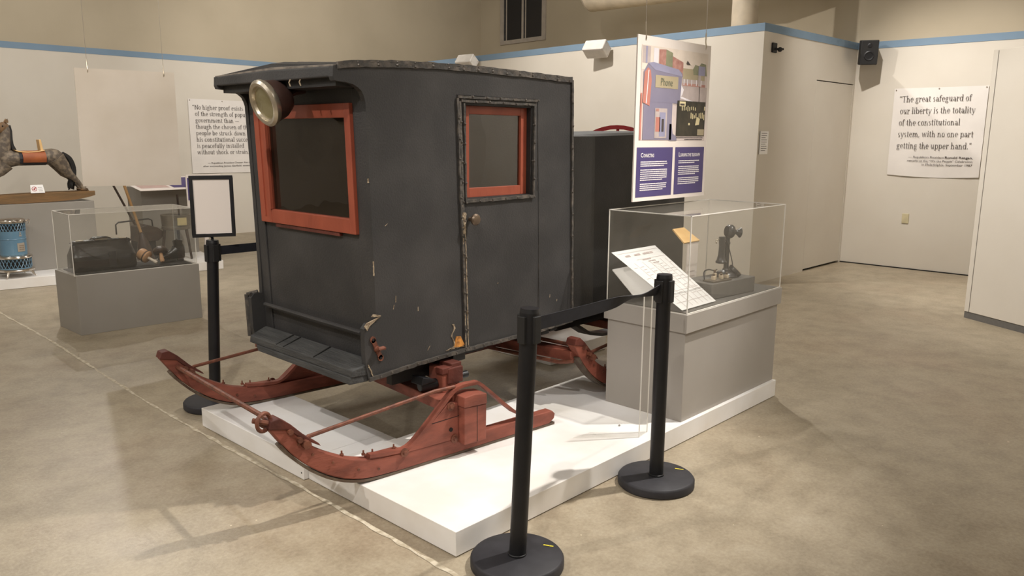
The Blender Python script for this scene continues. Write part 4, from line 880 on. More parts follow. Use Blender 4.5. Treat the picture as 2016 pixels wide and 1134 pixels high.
# slanted cards
t = thing('pine_card', (2.32, .40, .70), 'small varnished pine plaque tilted on a white folded card stand', 'plaque')
mb = MB(); mb.hexa([(2.115, .33, 1.00), (2.29, .33, 1.00), (2.29, .336, .992), (2.115, .336, .992)], [(2.11, .41, 1.076), (2.235, .41, 1.076), (2.235, .416, 1.068), (2.11, .416, 1.068)]); mb.build('plaque', M['tanboard'], t, bevel=.002)
mb = MB(); mb.hexa([(2.165, .345, .702), (2.29, .345, .702), (2.29, .350, .702), (2.165, .350, .702)], [(2.165, .337, .99), (2.285, .337, .99), (2.285, .342, .99), (2.165, .342, .99)]); mb.build('card_stand', M['board'], t)
mb = MB()
for i in range(7): scribble(mb, (2.18, .3445 - i * .0008, .93 - i * .028), (1, 0, 0), (0, 0, 1), (0, -1, 0), .085, .004, seed=20 + i)
mb.build('print_lines', M['p_grey'], t)
# sloping document
t = thing('document_stand', (1.86, .30, .702), 'large white tabular document sloping up inside the left end of the phone case', 'document')
sl = lambda y: .690 + (y - .045) * (.953 - .690) / (.522 - .045)
def dp(a, b, n=0.0):                          # a across 0..1, b up 0..1
    y = .045 + .477 * b; xl = 1.664; xr = 2.015 + .085 * b
    return (xl + (xr - xl) * a, y - n * .48, sl(y) + .016 + n * .87)
mb = MB(); mb.add([dp(0, .02), dp(1, .02), dp(1, 1), dp(0, 1)], [(0, 1, 2, 3)]); mb.build('sheet', M['sheet'], t)
mb = MB()
def dline(a0, b0, a1, b1, wd):
    A_ = Vector(dp(a0, b0, .0012)); B_ = Vector(dp(a1, b1, .0012)); s_ = (B_ - A_).cross(Vector((0, -.48, .87))).normalized() * wd
    mb.add([A_ - s_, A_ + s_, B_ + s_, B_ - s_], [(0, 1, 2, 3)])
for a in (.18, .36, .52, .66, .80, .92): dline(a, .05, a, .78, .0013)
dline(.06, .95, .97, .95, .0012)
for b, a0 in ((.82, .3), (.28, .05), (.12, .05)): dline(a0, b, .97, b, .0012)
for i in range(16): dline(.52, .74 - i * .024, .66, .74 - i * .024, .0006)
U_ = (Vector(dp(1, .5)) - Vector(dp(0, .5))).normalized(); V_ = (Vector(dp(.5, 1)) - Vector(dp(.5, 0))).normalized()
for i, (a, b, l, h) in enumerate(((.16, .885, .06, .016), (.36, .885, .06, .016), (.56, .885, .10, .016), (.42, .80, .09, .01), (.5, .765, .07, .008), (.56, .73, .06, .007))): scribble(mb, dp(a, b, .0012), U_, V_, (0, -.48, .87), l, h, seed=60 + i, gap=.2)
for c_ in range(6):
    for i in range(12):
        if random.random() < .6: scribble(mb, dp((.06, .2, .38, .68, .82, .93)[c_], .70 - i * .045, .0012), U_, V_, (0, -.48, .87), .035 if c_ < 5 else .02, .003, seed=i * 9 + c_)
mb.build('printed_table', M['p_grey'], t)
mb = MB(); mb.hexa([(1.67, .515, .868), (1.9, .515, .868), (1.9, .36, .735), (1.67, .36, .735)], [(1.67, .515, .874), (1.9, .515, .874), (1.9, .36, .741), (1.67, .36, .741)]); mb.build('backing_card', M['paper'], t)
mb = MB(); mb.box(1.9, 1.905, .10, .5, .7025, .72).box(1.75, 2.0, .49, .495, .7025, .90); mb.build('prop', M['acrylic'], t, each=1)
# clear acrylic angle standing on the platform
t = thing('acrylic_riser', (1.36, .08, PH), 'clear acrylic angle standing on the white platform before the grey pedestal', 'acrylic stand')
a0 = Vector((1.315, .058, PH + .0005)); a1 = Vector((1.405, .07, PH + .0005)); du = Vector((-.257, .239, 0)).normalized()
def quadp(mb, p0, p1, h, th): 
    d_ = (p1 - p0).normalized(); n_ = Vector((-d_.y, d_.x, 0)) * th
    mb.hexa([p0, p1, p1 + n_, p0 + n_], [p0 + Vector((0, 0, h)), p1 + Vector((0, 0, h)), p1 + n_ + Vector((0, 0, h)), p0 + n_ + Vector((0, 0, h))])
mb = MB(); quadp(mb, a0, a1, .74, .005); mb.build('upright', M['acrylic'], t)
mb = MB(); quadp(mb, a0 - Vector((.0015, .0015, 0)), a0 + Vector((.0025, .0, 0)), .74, .005); quadp(mb, a1 - Vector((.001, .001, 0)), a1 + Vector((.0015, 0, 0)), .74, .005); mb.build('polished_edges', M['acedge'], t)
mb = MB(); b0 = a0 + du * .34; b1 = a1 + du * .30; mb.hexa([a0, a1, b1, b0], [v + Vector((0, 0, .004)) for v in (a0, a1, b1, b0)]); mb.build('foot', M['acrylic'], t)
mb = MB(); mb.lathe([(.006, 0), (.005, .002)], (1.376, .225, PH + .0045), (0, 0, 1), 10); mb.build('foot_screw', M['wire'], t)

# ------------------------------------------------------------------ hanging boards
def hang(t, x0, x1, y, z1, m):
    for x in (x0, x1):
        o = MB().tube([(x, y, z1 + .03), (x, y, 5.0)], .0016, 6).build('wire', M['wire'], t)
        o = MB().tube([(x, y, z1 - .03), (x, y - .006, z1 - .012), (x, y - .004, z1 + .0), (x, y, z1 + .02), (x, y, z1 + .07)], .004, 8).build('hook', M['nickel'], t, smooth=True)
t = thing('printed_board', (2.13, .45, 1.25), 'hanging white printed board with a phone booth picture and two violet text panels', 'hanging board')
X0, Z0, BW, BH = 1.743, 1.250, .764, .89; YB = .45
MB().box(X0, X0 + BW, YB - .004, YB + .004, Z0, Z0 + BH).build('board', M['board'], t)
def bq(u, v, k): return (X0 + u * BW, YB - .0045 - .0004 * k, Z0 + v * BH)
def poly(mb, pts, k, mi): mb.add([bq(u, v, k) for u, v in pts], [tuple(range(len(pts)))], mi)
def rect(mb, u0, v0, u1, v1, k, mi): poly(mb, [(u0, v0), (u1, v0), (u1, v1), (u0, v1)], k, mi)
PM = ['photo', 'p_sky', 'p_blue', 'p_lblue', 'p_red', 'p_brick', 'p_green', 'p_grey', 'p_tan', 'p_dark', 'p_text', 'p_bw', 'p_cream', 'p_mauve', 'wtext']
mb = MB()
rect(mb, .05, .375, .96, .945, 1, 0); rect(mb, .05, .80, .96, .945, 2, 1)
rect(mb, .06, .84, .16, .94, 3, 7); rect(mb, .10, .84, .12, .94, 4, 3); rect(mb, .20, .83, .26, .935, 3, 14)
poly(mb, [(.27, .82), (.27, .93), (.36, .935), (.36, .80)], 3, 5); poly(mb, [(.36, .80), (.36, .935), (.45, .92), (.45, .79)], 3, 6); poly(mb, [(.45, .79), (.45, .90), (.60, .87), (.60, .78)], 3, 5)
rect(mb, .60, .765, .92, .835, 3, 8); rect(mb, .60, .72, .92, .768, 4, 7); rect(mb, .6, .725, .93, .742, 5, 5)
for u in (.61, .66, .72, .79, .86): rect(mb, u, .73, u + .012, .768, 6, 14)
poly(mb, [(.74, .835), (.77, .865), (.83, .86), (.86, .88), (.93, .875), (.95, .80), (.75, .80)], 4, 6)
rect(mb, .48, .60, .96, .725, 3, 7); poly(mb, [(.48, .66), (.50, .67), (.96, .60), (.96, .59)], 4, 14)
poly(mb, [(.46, .60), (.60, .665), (.62, .70), (.58, .73), (.50, .735), (.46, .72)], 4, 14); poly(mb, [(.525, .625), (.56, .62), (.575, .66), (.56, .69), (.53, .67)], 5, 9)
rect(mb, .845, .58, .853, .80, 5, 9); rect(mb, .83, .57, .87, .60, 6, 9); rect(mb, .82, .80, .92, .86, 6, 3); rect(mb, .82, .73, .86, .80, 6, 7)
poly(mb, [(.64, .865), (.655, .885), (.70, .86), (.73, .845), (.70, .862), (.66, .858)], 6, 9)
rect(mb, .05, .38, .07, .66, 5, 4)                                                         # booth
rect(mb, .09, .38, .47, .66, 5, 2); poly(mb, [(.44, .375), (.55, .375), (.54, .40), (.49, .42), (.47, .48), (.44, .48)], 5, 2)
poly(mb, [(.08, .61), (.57, .61), (.59, .80), (.54, .82), (.20, .85), (.13, .84), (.08, .79)], 6, 2); poly(mb, [(.13, .842), (.20, .85), (.54, .822), (.60, .78), (.22, .805)], 7, 3)
poly(mb, [(.075, .605), (.165, .585), (.18, .74), (.165, .80), (.13, .815), (.09, .785)], 8, 4); poly(mb, [(.115, .60), (.125, .60), (.145, .80), (.135, .80)], 9, 14)
rect(mb, .23, .70, .535, .775, 8, 8)
rect(mb, .24, .39, .40, .575, 8, 7); rect(mb, .25, .43, .31, .52, 9, 4); rect(mb, .30, .40, .38, .55, 9, 3); rect(mb, .33, .43, .36, .51, 10, 9); rect(mb, .25, .555, .29, .572, 9, 5)
rect(mb, .535, .405, .945, .63, 9, 11); rect(mb, .565, .595, .65, .625, 10, 12); rect(mb, .575, .60, .635, .612, 11, 9)
rnd = random.Random(3)
for i in range(8): u = .60 + i * .027; rect(mb, u, .565 + .01 * rnd.random(), u + .011, .59 + .012 * rnd.random(), 10, 12)
for i in range(9): u = .73 + i * .024; v = .50 + .03 * rnd.random(); rect(mb, u, v, u + .013, v + .02 + .02 * rnd.random(), 10, 12)
rect(mb, .70, .475, .725, .49, 10, 12); rect(mb, .84, .41, .94, .45, 10, 8); rect(mb, .925, .575, .94, .6, 10, 12); poly(mb, [(.80, .475), (.86, .48), (.87, .52), (.82, .53)], 11, 12)
plain('Phone', bq(.30, .715, 9), (1, 0, 0), (0, 0, 1), (0, -1, 0), .042, .12, 'L', 0, mb, 10)
for i in range(2): scribble(mb, bq(.54 + .12 * i, .392 - .012 * i, 3), (1, 0, 0), (0, 0, 1), (0, -1, 0), .30 - .1 * i, .004, 9, i)
mb.build('printed_picture', [M[k] for k in PM], t)
def textpanel(u0, u1, title, cuts, seed):
    mb = MB(); rect(mb, u0, .025, u1, .333, 1, 0); p = mb.build('text_panel', M['purple'], t)
    mb = MB(); x = 0
    plain(title[0], bq(u0 + .05, .272, 2), (1, 0, 0), (0, 0, 1), (0, -1, 0), .024, None, 'L', .03, mb)
    w0 = max(v.x for v in mb.v) - bq(u0 + .05, 0, 0)[0]
    plain(title[1:].upper(), bq(u0 + .055 + w0 / BW, .272, 2), (1, 0, 0), (0, 0, 1), (0, -1, 0), .0185, (.125 if len(title) < 12 else .232) - w0 * .9, 'L', .03, mb)
    v = .24; i = 0
    for n_ in cuts:
        for j in range(n_):
            scribble(mb, bq(u0 + .05, v, 2), (1, 0, 0), (0, 0, 1), (0, -1, 0), (.27 if u0 < .3 else .235) * (1 if j < n_ - 1 else .75 + .2 * random.random()), .006, seed=seed + i, gap=.18); v -= .0125; i += 1
        v -= .0125
    mb.build('panel_lettering', M['wtext'], p)
textpanel(.03, .505, 'Connecting', (3, 6, 4), 100); textpanel(.54, .965, 'Learning the telegraph', (2, 5, 4), 200)
hang(t, X0 + .075, X0 + BW - .06, YB, Z0 + BH, 0)
t = thing('blank_board', (.68, 4.5, 1.2), 'blank beige hanging board seen from the back above the left case', 'hanging board')
MB().hexa([(.290, 4.497, 1.205), (1.052, 4.497, 1.187), (1.052, 4.503, 1.187), (.290, 4.503, 1.205)], [(.301, 4.497, 2.085), (1.055, 4.497, 2.093), (1.055, 4.503, 2.093), (.301, 4.503, 2.085)]).build('board', M['blank'], t)
hang(t, .395, .97, 4.5, 2.085, 0)

# ------------------------------------------------------------------ doctor's case at left
T_L = None
t = thing('display_pedestal', (.73, 4.93, 0), 'plain grey pedestal under the clear case with the black bag', 'pedestal')
LP = lambda: None
def skew(p0, p1, q1, q0, z0, z1): return MB().hexa([(p0[0], p0[1], z0), (p1[0], p1[1], z0), (q1[0], q1[1], z0), (q0[0], q0[1], z0)], [(p0[0], p0[1], z1), (p1[0], p1[1], z1), (q1[0], q1[1], z1), (q0[0], q0[1], z1)])
skew((.241, 4.705), (1.227, 4.653), (1.25, 5.13), (.236, 5.182), 0, .485).build('base', M['grey'], t, bevel=.002)
TL = Matrix.Translation((.734, 4.918, 0)) @ Matrix.Rotation(math.radians(-3.0), 4, 'Z')
acrylic('clear acrylic cover over the black bag and the shoe at left', -.49, .49, -.235, .235, .4855, .976, TL)
# black bag
t = thing('doctor_bag', (.52, 4.9, .49), 'open-mouthed black leather bag with metal clasps in the left case', 'bag')
mb = MB()
sec = [(-.235, .075, .0, .0), (-.24, .105, .02, .02), (-.225, .115, .09, .06), (-.20, .09, .17, .16), (-.185, .05, .225, .22)]
rings = []
T = Matrix.Translation((.52, 4.90, .499)) @ Matrix.Rotation(math.radians(-3), 4, 'Z')
vs = []; n = 20
for (xe, hw, z, _) in [(-.240, .105, .0, 0), (-.248, .112, .02, 0), (-.247, .114, .118, 0), (-.244, .106, .128, 0), (-.232, .062, .178, 0), (-.222, .022, .222, 0)]:
    for k in range(n):
        a = 2 * PI * k / n; c, s_ = math.cos(a), math.sin(a)
        sx = abs(xe) * (abs(c) ** .25) * (1 if c > 0 else -1); sy = hw * (abs(s_) ** .3) * (1 if s_ > 0 else -1)
        vs.append((sx, sy + .006 * math.sin(5 * a + z * 20), z + .006 * math.sin(3 * a) * (z > .1)))
fs = [(i * n + k, i * n + (k + 1) % n, (i + 1) * n + (k + 1) % n, (i + 1) * n + k) for i in range(5) for k in range(n)] + [tuple(range(n)), tuple(range(5 * n, 6 * n))]
MB(T).add(vs, fs).build('body', M['leather'], t, smooth=True)
mb = MB(T); mb.tube([(-.228, -.02, .216), (-.215, -.02, .232), (0, -.02, .236), (.215, -.02, .232), (.228, -.02, .216)], .008, 8).tube([(-.228, .02, .216), (-.215, .02, .232), (0, .02, .236), (.215, .02, .232), (.228, .02, .216)], .008, 8); mb.build('mouth_frame', M['leather'], t, smooth=True, each=1)
mb = MB(T)
for x in (-.165, .165): o = MB(T); o.box(x - .028, x + .028, -.026, .012, .238, .246); o.build('clasp', M['nickel'], t, bevel=.002)
o = MB(T); o.box(-.055, .045, -.03, .016, .239, .252); o.build('lock_plate', M['nickel'], t, bevel=.003)
for y in (-.03, .026):
    o = MB(T); o.tube(smooth_path([(-.075, y, .236), (-.06, y, .253), (0, y, .258), (.06, y, .253), (.075, y, .236)], 4), .006, 8); o.build('handle', M['leather'], t, smooth=True)
o = MB(T); o.box(.02, .075, -.121, -.110, .02, .15); o.build('strap', M['cloth'], t, bevel=.002)
# darning tools, shoe and cloth
tag(MB(TL).hexa([(-.46, -.20, .4865), (.47, -.20, .4865), (.47, .18, .4865), (-.46, .18, .4865)], [(-.46, -.20, .493), (.45, -.20, .497), (.47, .18, .493), (-.46, .18, .493)]).build('black_cloth', M['cloth']), 'flat black cloth spread under the bag and shoe', 'cloth')
t = thing('wooden_spool', (.865, 4.80, .50), 'tan turned wooden spool with white handle beside the black bag', 'spool')
ax = Vector((.45, -.72, -.42)).normalized(); c0 = Vector((.84, 4.86, .58))
MB().lathe([(0, -.04), (.045, -.036), (.052, -.02), (.052, .015), (.049, .018), (.053, .022), (.055, .038), (.053, .045), (.04, .052), (0, .052)], c0, ax, 24).build('barrel', M['tan'], t, smooth=True)
MB().lathe([(.056, .022), (.057, .027), (.056, .031)], c0, ax, 24).build('groove_band', M['dkwood'], t, smooth=True)
MB().lathe([(.012, .05), (.012, .10), (.016, .13), (.012, .14), (0, .142)], c0, ax, 12).build('handle', M['ivory'], t, smooth=True)
t = thing('darning_mushroom', (.975, 4.80, .50), 'dark wooden mushroom-shaped darner standing between spool and shoe', 'darning tool')
c0 = Vector((.968, 4.815, .604)); ax = Vector((-.1, -.5, -.85)).normalized()
MB().lathe([(0, -.045), (.03, -.04), (.055, -.022), (.064, 0), (.058, .014), (.03, .02), (0, .02)], c0, ax, 24).build('cap', M['dkwood'], t, smooth=True)
MB().lathe([(.014, .015), (.016, .05), (.019, .085), (.014, .10), (0, .102)], c0, ax, 14).build('stem', M['tan'], t, smooth=True)
t = thing('leather_shoe', (1.10, 4.86, .50), 'old black lace-up ankle shoe at the right end of the left case', 'shoe')
vs = []; n = 14; secs = [(-.125, .02, .0, .035), (-.105, .034, 0, .055), (-.06, .040, 0, .065), (-.01, .036, 0, .085), (.035, .036, 0, .12), (.075, .038, 0, .14), (.105, .034, 0, .14), (.122, .022, 0, .12)]
for (x, hw, z0, z1) in secs:
    for k in range(n):
        a = 2 * PI * k / n; vs.append((1.085 + x * .88, 4.87 + hw * math.cos(a) - x * .1, .518 + (z1 - .0) * .5 + z1 * .5 * math.sin(a)))
MB().add(vs, [(i * n + k, i * n + (k + 1) % n, (i + 1) * n + (k + 1) % n, (i + 1) * n + k) for i in range(7) for k in range(n)] + [tuple(range(n)), tuple(range(7 * n, 8 * n))]).build('upper', M['leather'], t, smooth=True)
MB().lathe([(.038, 0), (.041, .06), (.043, .08), (.036, .078), (.033, .02)], (1.145, 4.865, .60), (0, 0, 1), 16).build('ankle_collar', M['leather'], t, smooth=True)
MB().box(.995, 1.115, 4.842, 4.908, .499, .518).box(1.135, 1.18, 4.835, 4.89, .499, .52).build('sole', M['cloth'], t, bevel=.004, each=1)
mb = MB()
for i in range(5): mb.tube([(1.09 + i * .012, 4.845, .60 + i * .02), (1.095 + i * .012, 4.868, .612 + i * .02), (1.09 + i * .012, 4.89, .60 + i * .02)], .003, 5)
mb.build('laces', M['cloth'], t)

# ------------------------------------------------------------------ things on the low plinth at the far left
tag(MB().hexa([(-3.0, 7.78, .002), (2.62, 6.99, .002), (2.9, 8.6, .002), (-3.0, 9.2, .002)], [(-3.0, 7.78, PH), (2.62, 6.99, PH), (2.9, 8.6, PH), (-3.0, 9.2, PH)]).build('display_plinth', M['white'], bevel=.003), 'long low white plinth under the blue heater and old tools', 'plinth')
tag(MB().box(-2.2, 1.46, 7.70, 8.35, PH + .001, .846).build('display_pedestal', M['grey'], bevel=.003), 'grey block behind the blue heater carrying the rocking horse', 'pedestal')
t = thing('oil_heater', (.55, 7.44, PH), 'round blue enamelled oil heater with bright nickel trim', 'heater')
hx, hy, hz = .535, 7.46, PH
MB().lathe([(.128, .235), (.128, .57), (.12, .575)], (hx, hy, hz), (0, 0, 1), 40).lathe([(.130, .40), (.132, .405), (.130, .41)], (hx, hy, hz), (0, 0, 1), 40).build('drum', M['heater'], t, smooth=True)
MB().lathe([(.155, .09), (.155, .20)], (hx, hy, hz), (0, 0, 1), 40).build('skirt', M['heater'], t, smooth=True)
for nm, pr_ in (('top_rim', [(.128, .57), (.142, .575), (.146, .59), (.14, .605), (.12, .615), (.05, .622), (0, .625)]), ('waist_ring', [(.154, .198), (.168, .204), (.172, .215), (.165, .228), (.128, .240)]), ('base_ring', [(.165, .066), (.18, .07), (.182, .082), (.172, .092), (.154, .095)])):
    MB().lathe(pr_, (hx, hy, hz), (0, 0, 1), 40).build(nm, M['chrome'], t, smooth=True)
mb = MB()
for r_, z0, z1, nn_ in ((.1288, .49, .565, 26), (.1558, .105, .195, 26)):
    for k in range(nn_):
        for s_ in (1, -1):
            a0_ = 2 * PI * k / nn_; a1_ = a0_ + s_ * 2 * PI / nn_; mb.tube([(hx + r_ * math.cos(a0_), hy + r_ * math.sin(a0_), hz + z0), (hx + r_ * math.cos(a1_), hy + r_ * math.sin(a1_), hz + z1)], .0035, 5)
mb.build('lattice', M['heater'], t)
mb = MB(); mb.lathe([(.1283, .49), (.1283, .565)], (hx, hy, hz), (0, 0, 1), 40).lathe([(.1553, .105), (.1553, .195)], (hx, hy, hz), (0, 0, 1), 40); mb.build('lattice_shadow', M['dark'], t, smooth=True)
for k in range(4):
    a = k * PI / 2 - PI / 4 + .1; ca, sa = math.cos(a), math.sin(a)
    MB().tube([(hx + .15 * ca, hy + .15 * sa, hz + .075), (hx + .17 * ca, hy + .17 * sa, hz + .05), (hx + .18 * ca, hy + .18 * sa, hz + .025), (hx + .20 * ca, hy + .20 * sa, hz + .009)], [.022, .014, .010, .007], 10).build('leg', M['chrome'], t, smooth=True)
def hpt(a, z, r_=.1305): return (hx + r_ * math.cos(a), hy + r_ * math.sin(a), hz + z)
mb = MB(); av = -1.22
for i in range(6):
    a_ = av - .30 + i * .1; mb.hexa([hpt(a_, .275, .129), hpt(a_ + .1, .275, .129), hpt(a_ + .1, .275, .133), hpt(a_, .275, .133)], [hpt(a_, .365, .129), hpt(a_ + .1, .365, .129), hpt(a_ + .1, .365, .133), hpt(a_, .365, .133)])
pl_ = mb.build('name_plate', M['filigree'], t)
mb = MB()
for i in range(6):
    for j in range(3): a_ = av - .18 + i * .07; z_ = .297 + j * .02; mb.add([hpt(a_ + .02, z_ - .009, .1335), hpt(a_ + .042, z_, .1335), hpt(a_ + .02, z_ + .009, .1335), hpt(a_ - .002, z_, .1335)], [(0, 1, 2, 3)])
mb.build('fretwork', M['horse2'], pl_)
mb = MB(); c_ = [hpt(av - .11, .435, .131), hpt(av + .13, .435, .131), hpt(av + .01, .492, .131)]; mid = sum((Vector(p) for p in c_), Vector()) / 3
i_ = [tuple(mid + (Vector(p) - mid) * .42) for p in c_]; mb.add(c_ + i_, [(0, 1, 4, 3), (1, 2, 5, 4), (2, 0, 3, 5)]); mb.build('triangle_mark', M['filigree'], t)
MB().tube(smooth_path([hpt(-.2, .58, .14), hpt(-.25, .60, .165), hpt(-.3, .585, .172), hpt(-.3, .55, .16)], 4), .006, 8).build('bail_handle', M['chrome'], t, smooth=True)

# rocking horse
t = thing('rocking_horse', (.75, 7.80, .85), 'carved dapple grey rocking horse with orange saddle on a plank rocker', 'rocking horse')
hyc = 7.86
def loft(name, secs, m, parent, n=16, **k):       # secs: (x, z, half height along the section normal, half width, tilt)
    vs = []
    for (x, z, hh, hw, tl) in secs:
        for i in range(n):
            a = 2 * PI * i / n; u = hh * math.sin(a); vs.append((x - u * math.sin(tl), hyc + hw * math.cos(a), z + u * math.cos(tl)))
    fs = [(i * n + j, i * n + (j + 1) % n, (i + 1) * n + (j + 1) % n, (i + 1) * n + j) for i in range(len(secs) - 1) for j in range(n)] + [tuple(range(n)), tuple(range((len(secs) - 1) * n, len(secs) * n))]
    return MB().add(vs, fs).build(name, m, parent, smooth=True, **k)
dzh = -.01
body = loft('body', [(.585, 1.30, .03, .03, 0), (.60, 1.305, .085, .07, 0), (.66, 1.325, .105, .095, 0), (.74, 1.335, .085, .10, 0), (.86, 1.335, .075, .10, 0), (.98, 1.335, .078, .10, 0), (1.08, 1.35, .09, .105, 0), (1.16, 1.34, .10, .10, 0), (1.215, 1.315, .085, .08, 0), (1.25, 1.29, .04, .04, 0)], M['horse'], t, sub=1)
loft('neck', [(.60, 1.30, .10, .05, 1.45), (.645, 1.42, .075, .048, 1.45), (.672, 1.52, .06, .042, 1.5), (.69, 1.60, .055, .038, 1.5), (.70, 1.67, .05, .036, 1.35), (.695, 1.705, .02, .02, 1.2)], M['horse'], body, sub=1)
loft('head', [(.72, 1.69, .02, .02, .5), (.70, 1.682, .05, .036, .5), (.66, 1.665, .055, .04, .45), (.61, 1.635, .042, .032, .4), (.555, 1.608, .030, .026, .35), (.52, 1.59, .028, .026, .3), (.50, 1.58, .012, .014, .3)], M['horse2'], body, sub=1)
for s_ in (-1, 1):
    MB().lathe([(.018, 0), (.014, .02), (0, .045)], (.70, hyc + s_ * .02, 1.715), (.2, s_ * .3, 1), 8).build('ear', M['horse2'], body, smooth=True)
    MB().ball((.655, hyc + s_ * .037, 1.675), .008, 8).build('eye', M['dark'], body, smooth=True)
mb = MB(); vs = [(.735, 1.69), (.745, 1.62), (.742, 1.54), (.745, 1.48), (.77, 1.42), (.72, 1.42), (.715, 1.5), (.715, 1.6), (.715, 1.68)]; mb.xz(vs, hyc - .03, hyc + .03); mb.build('mane', M['hair'], body, bevel=.008)
MB().xz([(.725, 1.425), (.78, 1.415), (.86, 1.405), (.97, 1.412), (1.03, 1.425), (1.03, 1.412), (.97, 1.40), (.86, 1.39), (.77, 1.40)], hyc - .08, hyc + .08).build('saddle_seat', M['tanboard'], body, bevel=.01)
def patch(name, x0, x1, a0, a1, m, off, parent):
    vs = []; nx, na = 10, 8
    for i in range(nx + 1):
        x = x0 + (x1 - x0) * i / nx; 
        for j in range(na + 1):
            a = a0 + (a1 - a0) * j / na; vs.append((x, hyc + (.100 + off) * math.cos(a), 1.335 + (.078 + off) * math.sin(a)))
    return MB().add(vs, [(i * (na + 1) + j, i * (na + 1) + j + 1, (i + 1) * (na + 1) + j + 1, (i + 1) * (na + 1) + j) for i in range(nx) for j in range(na)]).build(name, m, parent, smooth=True)
patch('saddle_cloth', .77, 1.04, .5, 5.9 - PI * .0, M['navy'], .004, body); patch('saddle_flap', .80, 1.03, PI * .62, PI * 1.18, M['saddle'], .009, body)
MB().hexa([(.995, hyc - .05, 1.40), (1.025, hyc - .05, 1.40), (1.025, hyc + .05, 1.40), (.995, hyc + .05, 1.40)], [(.985, hyc - .05, 1.535), (1.008, hyc - .05, 1.535), (1.008, hyc + .05, 1.535), (.985, hyc + .05, 1.535)]).build('seat_back', M['tanboard'], body, bevel=.004)
for s_ in (-1, 1):
    yy = hyc + s_ * .065
    MB().tube([(1.14, yy, 1.33), (1.20, yy, 1.24), (1.245, yy, 1.16), (1.29, yy, 1.12), (1.34, yy, 1.06), (1.375, yy, 1.01), (1.40, yy, .985)], [.09, .072, .052, .036, .026, .022, .03], 12).build('hind_leg', M['horse'], body, smooth=True)
    MB().ball((1.40, yy, .972), .034, 10, 0, (1.3, 1, .65)).build('hoof', M['horse2'], body, smooth=True)
    MB().tube([(.64, yy, 1.27), (.58, yy, 1.20), (.50, yy, 1.15), (.42, yy, 1.09), (.37, yy, 1.02), (.345, yy, .985)], [.075, .055, .042, .03, .026, .03], 12).build('fore_leg', M['horse'], body, smooth=True)
rnd = random.Random(5); mb = MB()
for i in range(26):
    j = rnd.uniform(-.02, .02); k_ = rnd.uniform(-.018, .018); e = rnd.uniform(-.035, .03)
    mb.tube(smooth_path([(1.225 + k_ * .3, hyc + j * .5, 1.385), (1.285 + k_, hyc + j, 1.33), (1.32 + k_, hyc + j, 1.22), (1.31 + k_ + e * .3, hyc + j, 1.12), (1.285 + e, hyc + j * 1.4, .975 + rnd.uniform(-.01, .04))], 3), [.014] * 12 + [.003], 6)
mb.build('tail', M['hair'], body, kind='stuff')
for yy in (hyc - .105, hyc + .085):
    MB().xz([(-.03, .945), (.2, .93), (.6, .945), (1.0, .955), (1.30, .955), (1.50, .955), (1.50, .905), (1.42, .885), (1.30, .865), (1.10, .853), (.75, .8475), (.45, .855), (.2, .875), (.0, .91)], yy, yy + .022).build('rocker_plank', M['rocker'], t, bevel=.003)
for x in (.34, 1.40): MB().box(x - .045, x + .045, hyc - .095, hyc + .095, .925, .957).build('rocker_crossbar', M['rocker'], t, bevel=.003)
t = thing('no_touch_card', (.90, 7.75, .957), 'little white folded card with a red crossed-out hand symbol on the rocker', 'card')
MB().hexa([(.835, 7.74, .957), (.975, 7.74, .957), (.975, 7.742, .957), (.835, 7.742, .957)], [(.842, 7.765, 1.045), (.966, 7.765, 1.045), (.966, 7.767, 1.045), (.842, 7.767, 1.045)]).build('card', M['paper'], t)
mb = MB(); prev = None; cc = Vector((.875, 7.7503, 1.002)); uu = Vector((1, 0, 0)); vv = Vector((0, .27, .96))
for k in range(25):
    a = 2 * PI * k / 24; o_ = cc + (uu * math.cos(a) + vv * math.sin(a)) * .026; q_ = cc + (uu * math.cos(a) + vv * math.sin(a)) * .021
    if prev: mb.add([prev[0], o_, q_, prev[1]], [(0, 1, 2, 3)])
    prev = (o_, q_)
mb.add([cc + uu * a + vv * b for a, b in ((-.017, .0), (.0, -.014), (.006, -.008), (.018, .016), (.014, .020), (-.002, .004))], [tuple(range(6))]); mb.build('hand_symbol', M['redenamel'], t)
mb = MB()
for i in range(3): scribble(mb, (.912 + .003 * i, 7.7458 + .005 * (2 - i), .978 + .018 * (2 - i)), uu, vv, (0, -1, 0), .04, .004, seed=i)
mb.build('print_lines', M['ink'], t)

# long tools, tub and slanted text panel
t = thing('carpet_sweeper', (1.95, 7.75, PH), 'old carpet sweeper with a dark long handle and wire bail', 'sweeper')
MB().xz([(1.86, .34), (2.10, .34), (2.20, .42), (2.10, .50), (1.98, .54), (1.88, .52)], 7.55, 7.80).build('sweeper_box', M['dkwood'], t, bevel=.01)
MB().xz([(1.86, .16), (2.08, .16), (2.08, .342), (1.86, .342)], 7.58, 7.78).build('sweeper_base', M['cloth'], t, bevel=.01)
for x in (1.9, 2.04): MB().lathe([(.05, 0), (.05, .02)], (x, 7.57, PH + .052), (0, 1, 0), 14).build('wheel', M['cloth'], t, smooth=True)
MB().tube([(1.88, 7.66, .54), (1.62, 7.62, 1.10)], .013, 10).build('handle', M['dkwood'], t, smooth=True)
MB().tube([(1.66, 7.66, .44), (1.66, 7.66, .555), (1.69, 7.66, .58), (2.04, 7.66, .60), (2.08, 7.66, .58), (2.09, 7.66, .46)], .009, 8).build('wire_bail', M['black'], t, smooth=True)
t = thing('broom', (1.87, 7.38, PH), 'pale long wooden handled broom leaning behind the left case', 'broom')
MB().tube([(1.83, 7.38, .48), (1.655, 7.38, 1.15)], .016, 10).build('handle', M['broomwood'], t, smooth=True)
